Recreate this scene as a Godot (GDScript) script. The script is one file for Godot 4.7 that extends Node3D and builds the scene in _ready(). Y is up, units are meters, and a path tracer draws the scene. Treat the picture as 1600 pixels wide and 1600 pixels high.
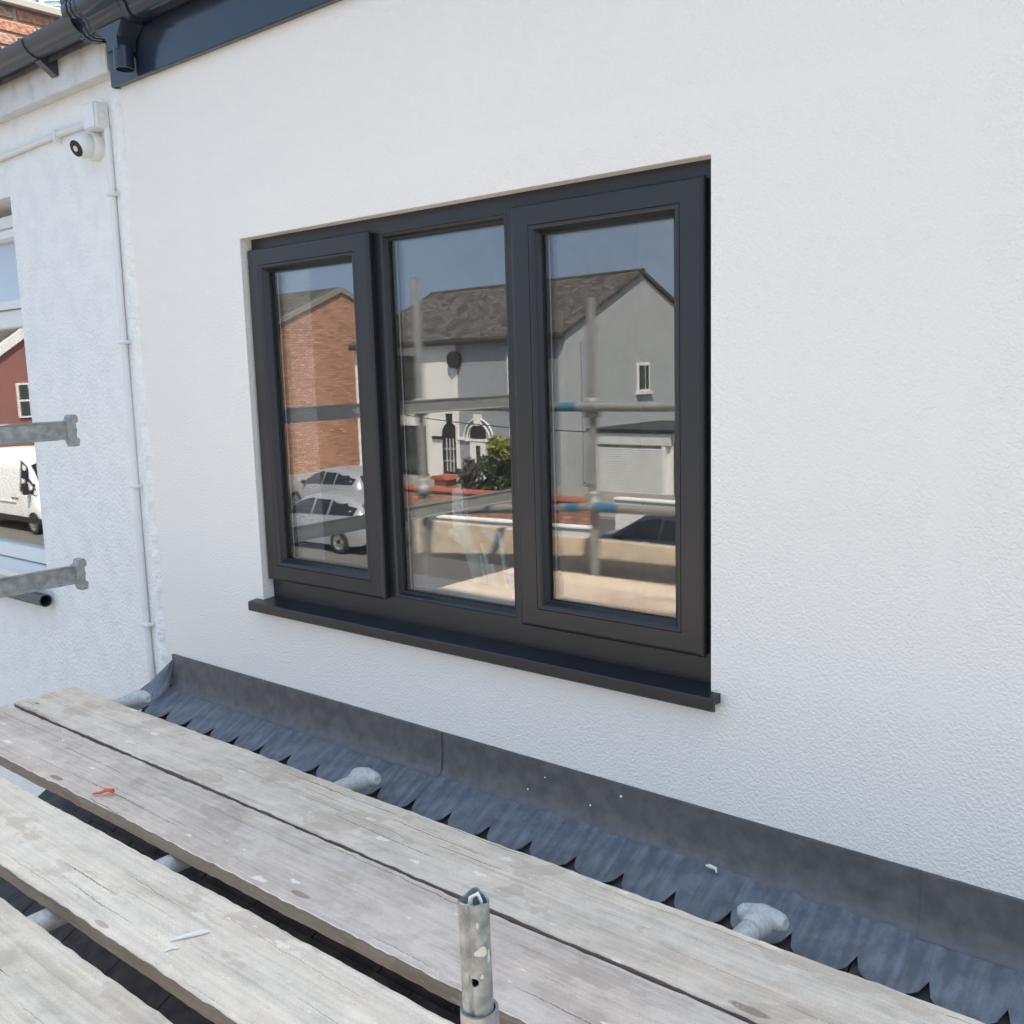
extends Node3D
# x runs along the facade, y up (0 is the eye of the camera, the street lies at GROUND), z out of the facade towards the street.

const GROUND := -4.5
const DECK := -1.1

var M := {}
var taken := {}
var rng := RandomNumberGenerator.new()


# ---------------------------------------------------------------- mesh building
class Shape:
	var st := SurfaceTool.new()
	var group := 0

	func _init():
		st.begin(Mesh.PRIMITIVE_TRIANGLES)

	func tri(a: Vector3, b: Vector3, c: Vector3, smooth := -1):
		st.set_smooth_group(smooth)
		st.add_vertex(a); st.add_vertex(c); st.add_vertex(b)

	func quad(a: Vector3, b: Vector3, c: Vector3, d: Vector3, smooth := -1):
		tri(a, b, c, smooth)
		tri(a, c, d, smooth)

	func tri_uv(a, b, c, ua, ub, uc, smooth := -1):
		st.set_smooth_group(smooth)
		st.set_uv(ua); st.add_vertex(a)
		st.set_uv(uc); st.add_vertex(c)
		st.set_uv(ub); st.add_vertex(b)

	func quad_uv(a, b, c, d, ua, ub, uc, ud, smooth := -1):
		tri_uv(a, b, c, ua, ub, uc, smooth)
		tri_uv(a, c, d, ua, uc, ud, smooth)

	# a box with chamfered edges; basis turns it about its centre
	func box(c: Vector3, s: Vector3, bev := 0.0, b := Basis.IDENTITY):
		var h := s * 0.5
		var e: float = minf(bev, minf(h.x, minf(h.y, h.z)) * 0.9)
		if e <= 0.0:
			var p := []
			for i in 8:
				p.append(c + b * Vector3(h.x if i & 1 else -h.x, h.y if i & 2 else -h.y, h.z if i & 4 else -h.z))
			quad(p[4], p[5], p[7], p[6]); quad(p[1], p[0], p[2], p[3])
			quad(p[5], p[1], p[3], p[7]); quad(p[0], p[4], p[6], p[2])
			quad(p[6], p[7], p[3], p[2]); quad(p[0], p[1], p[5], p[4])
			return
		var f := func(sx: int, sy: int, sz: int, k: int) -> Vector3:
			var v := Vector3(sx * h.x, sy * h.y, sz * h.z)
			if k != 0: v.x -= sx * e
			if k != 1: v.y -= sy * e
			if k != 2: v.z -= sz * e
			return c + b * v
		for s1 in [-1, 1]:
			var q := [f.call(s1, -1, -1, 0), f.call(s1, 1, -1, 0), f.call(s1, 1, 1, 0), f.call(s1, -1, 1, 0)]
			if s1 > 0: quad(q[0], q[1], q[2], q[3])
			else: quad(q[3], q[2], q[1], q[0])
			q = [f.call(-1, s1, -1, 1), f.call(-1, s1, 1, 1), f.call(1, s1, 1, 1), f.call(1, s1, -1, 1)]
			if s1 > 0: quad(q[0], q[1], q[2], q[3])
			else: quad(q[3], q[2], q[1], q[0])
			q = [f.call(-1, -1, s1, 2), f.call(1, -1, s1, 2), f.call(1, 1, s1, 2), f.call(-1, 1, s1, 2)]
			if s1 > 0: quad(q[0], q[1], q[2], q[3])
			else: quad(q[3], q[2], q[1], q[0])
		for s1 in [-1, 1]:
			for s2 in [-1, 1]:
				var w: int = s1 * s2
				var q := [f.call(s1, s2, -1, 0), f.call(s1, s2, -1, 1), f.call(s1, s2, 1, 1), f.call(s1, s2, 1, 0)]
				if w > 0: quad(q[0], q[1], q[2], q[3])
				else: quad(q[3], q[2], q[1], q[0])
				q = [f.call(-1, s1, s2, 1), f.call(-1, s1, s2, 2), f.call(1, s1, s2, 2), f.call(1, s1, s2, 1)]
				if w > 0: quad(q[0], q[1], q[2], q[3])
				else: quad(q[3], q[2], q[1], q[0])
				q = [f.call(s1, -1, s2, 2), f.call(s1, -1, s2, 0), f.call(s1, 1, s2, 0), f.call(s1, 1, s2, 2)]
				if w > 0: quad(q[0], q[1], q[2], q[3])
				else: quad(q[3], q[2], q[1], q[0])
				for s3 in [-1, 1]:
					var t := [f.call(s1, s2, s3, 0), f.call(s1, s2, s3, 1), f.call(s1, s2, s3, 2)]
					if w * s3 > 0: tri(t[0], t[1], t[2])
					else: tri(t[0], t[2], t[1])

	func span(x0, x1, y0, y1, z0, z1, bev := 0.0):
		box(Vector3(x0 + x1, y0 + y1, z0 + z1) * 0.5, Vector3(absf(x1 - x0), absf(y1 - y0), absf(z1 - z0)), bev)

	# a round bar along a path; radii may be one number or one for each point
	func tube(pts: Array, r, seg := 16, caps := true):
		var rings := []
		var side := Vector3.ZERO
		for i in pts.size():
			var t: Vector3 = (pts[mini(i + 1, pts.size() - 1)] - pts[maxi(i - 1, 0)]).normalized()
			if side == Vector3.ZERO:
				side = t.cross(Vector3.UP if absf(t.y) < 0.9 else Vector3.RIGHT).normalized()
			side = (side - t * side.dot(t)).normalized()
			var up := t.cross(side)
			var rr: float = r[i] if r is Array else r
			var ring := []
			for k in seg:
				var a := TAU * k / seg
				ring.append(pts[i] + (side * cos(a) + up * sin(a)) * rr)
			rings.append(ring)
		for i in rings.size() - 1:
			for k in seg:
				var n := (k + 1) % seg
				quad(rings[i][k], rings[i][n], rings[i + 1][n], rings[i + 1][k], 1)
		if caps:
			for k in seg:
				var n := (k + 1) % seg
				tri(pts[0], rings[0][n], rings[0][k])
				tri(pts[-1], rings[-1][k], rings[-1][n])

	# a pipe with a wall
	func pipe(a: Vector3, b: Vector3, r: float, ri: float, seg := 28):
		var t := (b - a).normalized()
		var side := t.cross(Vector3.UP if absf(t.y) < 0.9 else Vector3.RIGHT).normalized()
		var up := t.cross(side)
		for k in seg:
			var a0 := TAU * k / seg
			var a1 := TAU * (k + 1) / seg
			var d0 := side * cos(a0) + up * sin(a0)
			var d1 := side * cos(a1) + up * sin(a1)
			quad(a + d0 * r, a + d1 * r, b + d1 * r, b + d0 * r, 1)
			quad(a + d1 * ri, a + d0 * ri, b + d0 * ri, b + d1 * ri, 2)
			quad(b + d0 * r, b + d1 * r, b + d1 * ri, b + d0 * ri)
			quad(a + d1 * r, a + d0 * r, a + d0 * ri, a + d1 * ri)

	# turned shape: profile of (radius, distance along axis)
	func lathe(at: Vector3, axis: Vector3, profile: Array, seg := 24, smooth := 1):
		var t := axis.normalized()
		var side := t.cross(Vector3.UP if absf(t.y) < 0.9 else Vector3.RIGHT).normalized()
		var up := t.cross(side)
		for i in profile.size() - 1:
			var p: Vector2 = profile[i]
			var q: Vector2 = profile[i + 1]
			for k in seg:
				var a0 := TAU * k / seg
				var a1 := TAU * (k + 1) / seg
				var d0 := side * cos(a0) + up * sin(a0)
				var d1 := side * cos(a1) + up * sin(a1)
				var A := at + d0 * p.x + t * p.y
				var B := at + d1 * p.x + t * p.y
				var C := at + d1 * q.x + t * q.y
				var D := at + d0 * q.x + t * q.y
				if p.x < 1e-6: tri(A, C, D, smooth)
				elif q.x < 1e-6: tri(A, B, C, smooth)
				else: quad(A, B, C, D, smooth)

	# a flat outline (counter-clockwise in u, v) pushed along w
	func prism(poly: PackedVector2Array, o: Vector3, u: Vector3, v: Vector3, w: Vector3, smooth := -1):
		var idx := Geometry2D.triangulate_polygon(poly)
		var P := func(p: Vector2) -> Vector3: return o + u * p.x + v * p.y
		for i in range(0, idx.size(), 3):
			var a: Vector3 = P.call(poly[idx[i]])
			var b: Vector3 = P.call(poly[idx[i + 1]])
			var c: Vector3 = P.call(poly[idx[i + 2]])
			tri(a + w, b + w, c + w)
			tri(a, c, b)
		for i in poly.size():
			var a: Vector3 = P.call(poly[i])
			var b: Vector3 = P.call(poly[(i + 1) % poly.size()])
			quad(a, b, b + w, a + w, smooth)

	# a moulding mitred round a rectangle in x, y: profile of (distance in from the outer edge, z)
	func ring(x0: float, x1: float, y0: float, y1: float, profile: Array, ky := 1.0):
		for i in profile.size() - 1:
			var p: Vector2 = profile[i]
			var q: Vector2 = profile[i + 1]
			var a := [Vector3(x0 + p.x, y0 + p.x * ky, p.y), Vector3(x1 - p.x, y0 + p.x * ky, p.y), Vector3(x1 - p.x, y1 - p.x * ky, p.y), Vector3(x0 + p.x, y1 - p.x * ky, p.y)]
			var b := [Vector3(x0 + q.x, y0 + q.x * ky, q.y), Vector3(x1 - q.x, y0 + q.x * ky, q.y), Vector3(x1 - q.x, y1 - q.x * ky, q.y), Vector3(x0 + q.x, y1 - q.x * ky, q.y)]
			for k in 4:
				var n := (k + 1) % 4
				quad(a[k], a[n], b[n], b[k])

	# a wall in x, y with rectangular openings [x0, x1, y0, y1]; zf is the front face
	func wall(x0: float, x1: float, y0: float, y1: float, zf: float, zb: float, holes: Array):
		var xs := [x0, x1]
		var ys := [y0, y1]
		for h in holes:
			for v in [h[0], h[1]]:
				if not xs.has(v): xs.append(v)
			for v in [h[2], h[3]]:
				if not ys.has(v): ys.append(v)
		xs.sort(); ys.sort()
		for i in xs.size() - 1:
			for j in ys.size() - 1:
				var cx: float = (xs[i] + xs[i + 1]) / 2
				var cy: float = (ys[j] + ys[j + 1]) / 2
				var open := false
				for h in holes:
					if cx > h[0] and cx < h[1] and cy > h[2] and cy < h[3]: open = true
				if open: continue
				var a := xs[i] as float
				var b := xs[i + 1] as float
				var c := ys[j] as float
				var d := ys[j + 1] as float
				quad(Vector3(a, c, zf), Vector3(b, c, zf), Vector3(b, d, zf), Vector3(a, d, zf))
				quad(Vector3(b, c, zb), Vector3(a, c, zb), Vector3(a, d, zb), Vector3(b, d, zb))
		for h in holes:
			quad(Vector3(h[0], h[2], zb), Vector3(h[0], h[2], zf), Vector3(h[0], h[3], zf), Vector3(h[0], h[3], zb))
			quad(Vector3(h[1], h[2], zf), Vector3(h[1], h[2], zb), Vector3(h[1], h[3], zb), Vector3(h[1], h[3], zf))
			quad(Vector3(h[0], h[2], zb), Vector3(h[1], h[2], zb), Vector3(h[1], h[2], zf), Vector3(h[0], h[2], zf))
			quad(Vector3(h[0], h[3], zf), Vector3(h[1], h[3], zf), Vector3(h[1], h[3], zb), Vector3(h[0], h[3], zb))
		quad(Vector3(x0, y0, zb), Vector3(x0, y0, zf), Vector3(x0, y1, zf), Vector3(x0, y1, zb))
		quad(Vector3(x1, y0, zf), Vector3(x1, y0, zb), Vector3(x1, y1, zb), Vector3(x1, y1, zf))
		quad(Vector3(x0, y1, zf), Vector3(x1, y1, zf), Vector3(x1, y1, zb), Vector3(x0, y1, zb))
		quad(Vector3(x0, y0, zb), Vector3(x1, y0, zb), Vector3(x1, y0, zf), Vector3(x0, y0, zf))

	func done() -> ArrayMesh:
		st.generate_normals()
		return st.commit()


# ---------------------------------------------------------------- naming and parenting
func numbered(called: String) -> String:
	taken[called] = taken.get(called, -1) + 1
	return called if taken[called] == 0 else "%s_%03d" % [called, taken[called]]


func thing(called: String, label: String, category: String, at := Vector3.ZERO, group := "", turn := 0.0) -> Node3D:
	var o := Node3D.new()
	o.name = numbered(called)
	add_child(o, true)
	o.position = at
	o.rotation.y = turn
	o.set_meta("label", label)
	o.set_meta("category", category)
	if group != "": o.set_meta("group", group)
	return o


# the shape's points are in the scene's own coordinates, unless local
func part(parent: Node3D, called: String, s, material: Material, local := false) -> MeshInstance3D:
	var o := MeshInstance3D.new()
	o.name = called
	o.mesh = s.done() if s is Shape else s
	o.material_override = material
	o.cast_shadow = GeometryInstance3D.SHADOW_CASTING_SETTING_ON
	parent.add_child(o, true)
	if not local and parent.get_parent() == self and not parent is MeshInstance3D:
		o.position = -parent.position
	return o


func single(called: String, s: Shape, material: Material, label: String, category: String, group := "") -> MeshInstance3D:
	var o := MeshInstance3D.new()
	o.name = numbered(called)
	o.mesh = s.done()
	o.material_override = material
	add_child(o, true)
	o.set_meta("label", label)
	o.set_meta("category", category)
	if group != "": o.set_meta("group", group)
	return o


func ground_sheet(called: String, s: Shape, material: Material) -> MeshInstance3D:
	var o := MeshInstance3D.new()
	o.name = called
	o.mesh = s.done()
	o.material_override = material
	o.set_meta("kind", "structure")
	add_child(o, true)
	return o


# ---------------------------------------------------------------- materials
func rgb(r: float, g: float, b: float) -> Color:
	return Color(r, g, b).linear_to_srgb()


func mat(called: String, c: Color, rough := 0.6, metal := 0.0) -> StandardMaterial3D:
	var m := StandardMaterial3D.new()
	m.resource_name = called
	m.albedo_color = c
	m.roughness = rough
	m.metallic = metal
	M[called] = m
	return m


func world_map(m: StandardMaterial3D, metres: float, albedo: Image = null, height: Image = null, relief_mm := 0.0, rough: Image = null):
	m.uv1_triplanar = true
	m.uv1_world_triplanar = true
	m.uv1_triplanar_sharpness = 8.0
	m.uv1_scale = Vector3.ONE / metres
	if albedo: m.albedo_texture = ImageTexture.create_from_image(albedo)
	if height:
		m.heightmap_enabled = true
		m.heightmap_scale = relief_mm / 10.0
		m.heightmap_texture = ImageTexture.create_from_image(height)
	if rough:
		m.roughness_texture = ImageTexture.create_from_image(rough)
		m.roughness_texture_channel = BaseMaterial3D.TEXTURE_CHANNEL_RED


func noise_image(w: int, h: int, freq: float, seed_: int, kind := FastNoiseLite.TYPE_SIMPLEX_SMOOTH, octaves := 4, gain := 0.5, cell := -1) -> Image:
	var n := FastNoiseLite.new()
	n.seed = seed_
	n.noise_type = kind
	n.frequency = freq
	n.fractal_octaves = octaves
	n.fractal_gain = gain
	if octaves <= 1: n.fractal_type = FastNoiseLite.FRACTAL_NONE
	if cell >= 0: n.cellular_return_type = cell
	var im := n.get_seamless_image(w, h)
	im.convert(Image.FORMAT_L8)
	return im


func stretched(w0: int, h0: int, w: int, h: int, freq: float, seed_: int, octaves := 3) -> PackedByteArray:
	var im := noise_image(w0, h0, freq, seed_, FastNoiseLite.TYPE_SIMPLEX_SMOOTH, octaves)
	im.resize(w, h, Image.INTERPOLATE_CUBIC)
	return im.get_data()


# colour from noise: dark to light between two linear colours
func tinted(src: Image, dark: Vector3, light: Vector3, lo := 0.2, hi := 0.8) -> Image:
	var w := src.get_width()
	var h := src.get_height()
	var d := src.get_data()
	var lut := []
	for i in 256:
		var t := clampf((i / 255.0 - lo) / (hi - lo), 0.0, 1.0)
		var c := dark.lerp(light, t)
		var s := rgb(c.x, c.y, c.z)
		lut.append([int(s.r * 255), int(s.g * 255), int(s.b * 255)])
	var out := PackedByteArray()
	out.resize(w * h * 3)
	for i in w * h:
		var e = lut[d[i]]
		out[i * 3] = e[0]; out[i * 3 + 1] = e[1]; out[i * 3 + 2] = e[2]
	return Image.create_from_data(w, h, false, Image.FORMAT_RGB8, out)


const BOARD_LONG := 3.9
const LANES := 4


func board_images() -> Array:
	var W := 2048
	var H := 768
	var lane := H / LANES
	var n1 := stretched(64, 768, W, H, 0.03, 11, 4)      # long grain
	var n2 := stretched(256, 768, W, H, 0.012, 12, 4)    # broad tone
	var n3 := noise_image(1024, 384, 0.03, 13, FastNoiseLite.TYPE_SIMPLEX_SMOOTH, 4, 0.6)
	n3.resize(W, H)
	var n3d := n3.get_data()
	var n4 := stretched(96, 768, W, H, 0.09, 14, 2)      # fine fibres
	var cd := PackedByteArray()
	cd.resize(W * H * 3)
	var hd := PackedByteArray()
	hd.resize(W * H)
	var tone := [[1.0, 0.985, 0.965], [0.95, 0.93, 0.925], [1.05, 1.04, 1.015], [0.97, 0.965, 0.94]]
	for y in H:
		var t = tone[y / lane]
		for x in W:
			var i := y * W + x
			var g := n1[i] - 128
			var f := n4[i] - 128
			var b := n2[i] - 128
			var s := n3d[i] - 128
			var v := 219.0 + ((x * 7919 + y * 104729 + (x * y) % 977 * 31) % 17 - 8) * 1.3 + g * 0.03 + f * 0.085 + b * 0.07 + s * 0.10
			if n1[i] < 62: v -= (62 - n1[i]) * 0.35
			var warm := (n2[(i + 40000) % (W * H)] - 128) * 0.022
			cd[i * 3] = clampi(int((v + warm) * t[0]), 0, 255)
			cd[i * 3 + 1] = clampi(int(v * 0.985 * t[1]), 0, 255)
			cd[i * 3 + 2] = clampi(int((v * 0.965 - warm) * t[2]), 0, 255)
			hd[i] = clampi(int(150 + g * 0.35 + f * 0.3 + s * 0.12), 0, 255)
	var col := Image.create_from_data(W, H, false, Image.FORMAT_RGB8, cd)
	var hei := Image.create_from_data(W, H, false, Image.FORMAT_L8, hd)
	# splits that follow the grain
	for k in 120:
		var y0 := float(rng.randi_range(4, H - 5))
		var x0 := rng.randi_range(0, W - 1)
		var lon := rng.randi_range(30, 260)
		var deep := rng.randf_range(0.35, 0.75)
		var wide := rng.randi_range(1, 2) if lon > 120 else 1
		for s in lon:
			y0 += rng.randf_range(-0.32, 0.36)
			var fade := minf(1.0, minf(s, lon - s) / 22.0)
			if rng.randf() < 0.12: continue
			for w in wide:
				var yy := clampi(int(y0) + w, 0, H - 1)
				var c := col.get_pixel((x0 + s) % W, yy)
				col.set_pixel((x0 + s) % W, yy, c.lerp(Color(0.3, 0.26, 0.23), deep * fade))
				hei.set_pixel((x0 + s) % W, yy, Color(0.15, 0.15, 0.15).lerp(Color(0.55, 0.55, 0.55), 1.0 - deep * fade))
	# scuffs across the grain, knots, dirt
	for k in 130:
		var p := Vector2(rng.randf() * W, rng.randf() * H)
		var a := rng.randf_range(-0.7, 0.7)
		var lon := rng.randi_range(4, 30)
		var c1 := Color(0.42, 0.39, 0.36) if rng.randf() < 0.6 else Color(0.9, 0.89, 0.87)
		for s in lon:
			p += Vector2(cos(a), sin(a))
			a += rng.randf_range(-0.2, 0.2)
			if rng.randf() < 0.25 or p.y < 1 or p.y > H - 2: continue
			var q := Vector2i(int(p.x) % W, int(p.y))
			col.set_pixelv(q, col.get_pixelv(q).lerp(c1, rng.randf_range(0.15, 0.5)))
	for k in 9:
		var p := Vector2(rng.randf() * W, rng.randf() * H)
		var r := rng.randf_range(4, 8)
		for dy in range(-12, 13):
			for dx in range(-26, 27):
				var e := sqrt(dx * dx / 5.5 + dy * dy) / r
				if e > 1.25: continue
				var q := Vector2i(int(p.x + dx + W) % W, clampi(int(p.y) + dy, 0, H - 1))
				var band := 0.25 + 0.35 * absf(sin(e * 9.0))
				col.set_pixelv(q, col.get_pixelv(q).lerp(Color(0.40, 0.35, 0.31), band * clampf((1.25 - e) * 4.0, 0, 1)))
	# patches of dried cement dust with ragged outlines
	var ragged := noise_image(512, 192, 0.02, 15, FastNoiseLite.TYPE_SIMPLEX_SMOOTH, 5, 0.65)
	ragged.resize(W, H)
	var rd := ragged.get_data()
	var cdata := col.get_data()
	for i in W * H:
		if rd[i] > 158:
			var k := minf((rd[i] - 158) / 18.0, 1.0) * 0.30
			cdata[i * 3] = int(lerpf(cdata[i * 3], 236, k)); cdata[i * 3 + 1] = int(lerpf(cdata[i * 3 + 1], 233, k)); cdata[i * 3 + 2] = int(lerpf(cdata[i * 3 + 2], 228, k))
		elif rd[i] < 92:
			var k := minf((92 - rd[i]) / 16.0, 1.0) * 0.20
			cdata[i * 3] = int(lerpf(cdata[i * 3], 150, k)); cdata[i * 3 + 1] = int(lerpf(cdata[i * 3 + 1], 138, k)); cdata[i * 3 + 2] = int(lerpf(cdata[i * 3 + 2], 126, k))
	col = Image.create_from_data(W, H, false, Image.FORMAT_RGB8, cdata)
	# splashes of white and cream paint
	for k in 210:
		var p := Vector2(rng.randf() * W, rng.randf() * H)
		var big := rng.randf() < 0.16
		var r := rng.randf_range(3.5, 8.5) if big else rng.randf_range(0.7, 2.2)
		var lon := rng.randf_range(1.0, 2.2)
		var c1 := Color(0.99, 0.99, 0.99).lerp(Color(0.90, 0.90, 0.86), rng.randf() * rng.randf())
		var ph := rng.randf() * TAU
		for dy in range(-11, 12):
			for dx in range(-22, 23):
				var ang := atan2(dy, dx)
				var e := sqrt(dx * dx / (lon * lon) + dy * dy) / (r * (1.0 + 0.22 * sin(ang * 3.0 + ph) + 0.12 * sin(ang * 7.0 + ph * 2.0)))
				if e > 1.0: continue
				var q := Vector2i(int(p.x + dx + W) % W, clampi(int(p.y) + dy, 0, H - 1))
				col.set_pixelv(q, col.get_pixelv(q).lerp(c1, 0.8 * clampf((1.0 - e) * 5.0, 0, 1)))
				hei.set_pixelv(q, Color(0.8, 0.8, 0.8))
	col.generate_mipmaps()
	return [col, hei]


func brick_image(dark: Vector3, light: Vector3, mortar: Vector3, seed_: int) -> Array:
	# 8 bricks by 32 courses, 1.8 m by 2.4 m
	var W := 512
	var H := 768
	var r := RandomNumberGenerator.new()
	r.seed = seed_
	var n := noise_image(W, H, 0.05, seed_)
	var nd := n.get_data()
	var tones := []
	for i in 32 * 17:
		tones.append([r.randf(), r.randf()])
	var cd := PackedByteArray(); cd.resize(W * H * 3)
	for y in H:
		var row := y / 24
		var inrow := y % 24
		for x in W:
			var sx := (x + (32 if row & 1 else 0)) % W
			var colm := sx / 64
			var i := y * W + x
			var c: Vector3
			if inrow < 4 or sx % 64 < 4:
				c = mortar * (0.8 + nd[i] / 640.0)
			else:
				var t = tones[row * 8 + colm]
				c = dark.lerp(light, t[0]) * (0.72 + 0.2 * t[1] + nd[i] / 700.0)
			var s := rgb(c.x, c.y, c.z)
			cd[i * 3] = int(s.r * 255); cd[i * 3 + 1] = int(s.g * 255); cd[i * 3 + 2] = int(s.b * 255)
	return [Image.create_from_data(W, H, false, Image.FORMAT_RGB8, cd)]


func slate_image() -> Image:
	var W := 512
	var H := 512
	var r := RandomNumberGenerator.new()
	r.seed = 77
	var tones := []
	for i in 16 * 20: tones.append(r.randf())
	var nd := noise_image(W, H, 0.035, 78).get_data()
	var n2 := noise_image(W, H, 0.008, 79).get_data()
	var cd := PackedByteArray(); cd.resize(W * H * 3)
	for y in H:
		var row := y / 32
		for x in W:
			var i := y * W + x
			var sx := (x + (16 if row & 1 else 0)) % W
			var v: float = 0.035 + 0.035 * tones[row * 16 + sx / 32]
			if y % 32 < 3 or sx % 32 < 2: v *= 0.45
			var lich := clampf((nd[i] - 128) / 40.0, 0, 1) * clampf((n2[i] - 100) / 40.0, 0, 1)
			var c := Vector3(v * 1.08, v, v * 1.03).lerp(Vector3(0.17, 0.165, 0.14), lich * 0.7)
			var s := rgb(c.x, c.y, c.z)
			cd[i * 3] = int(s.r * 255); cd[i * 3 + 1] = int(s.g * 255); cd[i * 3 + 2] = int(s.b * 255)
	return Image.create_from_data(W, H, false, Image.FORMAT_RGB8, cd)


func build_materials():
	# new white render: fine floated grain
	var m := mat("white_render", rgb(0.82, 0.79, 0.742), 0.92)
	var g1 := noise_image(1024, 1024, 0.12, 3, FastNoiseLite.TYPE_SIMPLEX_SMOOTH, 3, 0.75)
	world_map(m, 1.25, null, g1, 2.8)
	# old painted roughcast next door
	m = mat("old_render", rgb(0.85, 0.835, 0.81), 0.85)
	var g2 := noise_image(1024, 1024, 0.07, 5, FastNoiseLite.TYPE_SIMPLEX_SMOOTH, 4, 0.6)
	world_map(m, 1.5, tinted(noise_image(512, 512, 0.02, 6), Vector3(0.93, 0.94, 0.95), Vector3(1, 1, 1), 0.15, 0.6), g2, 4.5)
	mat("plain_white_paint", rgb(0.74, 0.74, 0.73), 0.6)
	m = mat("white_board", rgb(0.66, 0.66, 0.65), 0.5)
	world_map(m, 1.1, tinted(noise_image(512, 512, 0.014, 31), Vector3(0.8, 0.79, 0.77), Vector3(1, 1, 1), 0.1, 0.5))
	mat("white_plastic", rgb(0.74, 0.74, 0.72), 0.35)
	mat("cream_plastic", rgb(0.66, 0.65, 0.58), 0.4)
	m = mat("room_plaster", rgb(1, 1, 1), 0.95)
	world_map(m, 1.7, tinted(noise_image(512, 512, 0.012, 35), Vector3(0.58, 0.55, 0.51), Vector3(0.66, 0.635, 0.60)))
	mat("room_floor", rgb(0.16, 0.12, 0.09), 0.7)
	# anthracite window foil: fine woodgrain
	m = mat("anthracite", rgb(0.016, 0.0175, 0.022), 0.36)
	world_map(m, 0.5, null, noise_image(512, 512, 0.09, 8), 0.2)
	mat("anthracite_gloss", rgb(0.022, 0.032, 0.052), 0.14)
	m = mat("gutter_plastic", rgb(0.040, 0.047, 0.058), 0.34)
	mat("black_rubber", rgb(0.012, 0.012, 0.013), 0.6)
	mat("black_glass", rgb(0.01, 0.01, 0.012), 0.06)
	mat("spacer", rgb(0.62, 0.63, 0.64), 0.4, 0.3)
	m = mat("glass", Color(0.2, 0.22, 0.22, 0.004), 0.0)
	m.transparency = BaseMaterial3D.TRANSPARENCY_ALPHA
	m.metallic_specular = 0.5
	# lead: patina streaks, and sky reflection tinted into the apron copy
	var ln := noise_image(1024, 1024, 0.011, 9, FastNoiseLite.TYPE_SIMPLEX_SMOOTH, 5, 0.6)
	m = mat("lead_upstand", rgb(1, 1, 1), 0.62, 0.45)
	world_map(m, 0.9, tinted(ln, Vector3(0.115, 0.113, 0.117), Vector3(0.165, 0.16, 0.165), 0.2, 0.8), noise_image(512, 512, 0.02, 17), 1.0)
	m = mat("sky_tinted_lead", rgb(1, 1, 1), 0.5, 0.55)
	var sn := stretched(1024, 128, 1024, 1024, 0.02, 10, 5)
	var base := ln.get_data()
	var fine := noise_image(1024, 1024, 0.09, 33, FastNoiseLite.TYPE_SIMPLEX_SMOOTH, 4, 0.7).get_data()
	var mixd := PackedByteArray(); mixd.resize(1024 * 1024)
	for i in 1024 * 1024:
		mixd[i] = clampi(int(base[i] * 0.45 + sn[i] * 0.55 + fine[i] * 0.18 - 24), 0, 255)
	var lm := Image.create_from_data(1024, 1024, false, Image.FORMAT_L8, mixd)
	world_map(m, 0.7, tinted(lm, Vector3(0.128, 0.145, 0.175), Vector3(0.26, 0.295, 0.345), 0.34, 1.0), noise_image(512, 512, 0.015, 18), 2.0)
	# slate under the boards
	m = mat("roof_slate", rgb(1, 1, 1), 0.6)
	world_map(m, 0.9, tinted(noise_image(512, 512, 0.02, 19), Vector3(0.042, 0.039, 0.044), Vector3(0.09, 0.076, 0.075)), noise_image(512, 512, 0.03, 20), 2.0)
	# galvanised steel
	m = mat("galvanised", rgb(1, 1, 1), 0.52, 0.55)
	world_map(m, 0.22, tinted(noise_image(512, 512, 0.022, 21, FastNoiseLite.TYPE_CELLULAR, 2, 0.5), Vector3(0.26, 0.27, 0.275), Vector3(0.40, 0.41, 0.415), 0.1, 0.8), noise_image(512, 512, 0.02, 22), 0.6)
	m = mat("spangled_zinc", rgb(1, 1, 1), 0.6, 0.25)
	world_map(m, 0.12, tinted(noise_image(512, 512, 0.03, 23, FastNoiseLite.TYPE_CELLULAR, 3, 0.6, FastNoiseLite.RETURN_CELL_VALUE), Vector3(0.42, 0.44, 0.45), Vector3(0.62, 0.64, 0.65), 0.0, 0.9), noise_image(512, 512, 0.06, 24), 0.5)
	m = mat("spattered_steel", rgb(1, 1, 1), 0.6, 0.25)
	world_map(m, 0.3, tinted(noise_image(512, 512, 0.012, 25, FastNoiseLite.TYPE_SIMPLEX_SMOOTH, 5, 0.6), Vector3(0.17, 0.185, 0.19), Vector3(0.33, 0.35, 0.335), 0.3, 0.75), noise_image(512, 512, 0.03, 26), 0.5)
	m = mat("dull_steel", rgb(1, 1, 1), 0.6, 0.4)
	world_map(m, 0.5, tinted(noise_image(512, 512, 0.02, 27), Vector3(0.26, 0.275, 0.275), Vector3(0.40, 0.415, 0.41)), noise_image(512, 512, 0.05, 28), 0.4)
	mat("cream_spatter", rgb(0.50, 0.52, 0.46), 0.7)
	mat("white_spatter", rgb(0.78, 0.78, 0.75), 0.6)
	mat("orange_plastic", rgb(0.75, 0.13, 0.04), 0.5)
	mat("blue_paint", rgb(0.05, 0.18, 0.32), 0.5)
	# boards
	var bi := board_images()
	m = mat("scaffold_board_wood", rgb(0.98, 0.89, 0.80), 0.9)
	m.albedo_texture = ImageTexture.create_from_image(bi[0])
	m.heightmap_enabled = true
	m.heightmap_scale = 0.08
	m.heightmap_texture = ImageTexture.create_from_image(bi[1])
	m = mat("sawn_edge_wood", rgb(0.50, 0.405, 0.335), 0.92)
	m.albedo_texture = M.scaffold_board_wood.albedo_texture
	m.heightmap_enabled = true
	m.heightmap_scale = 0.1
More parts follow.
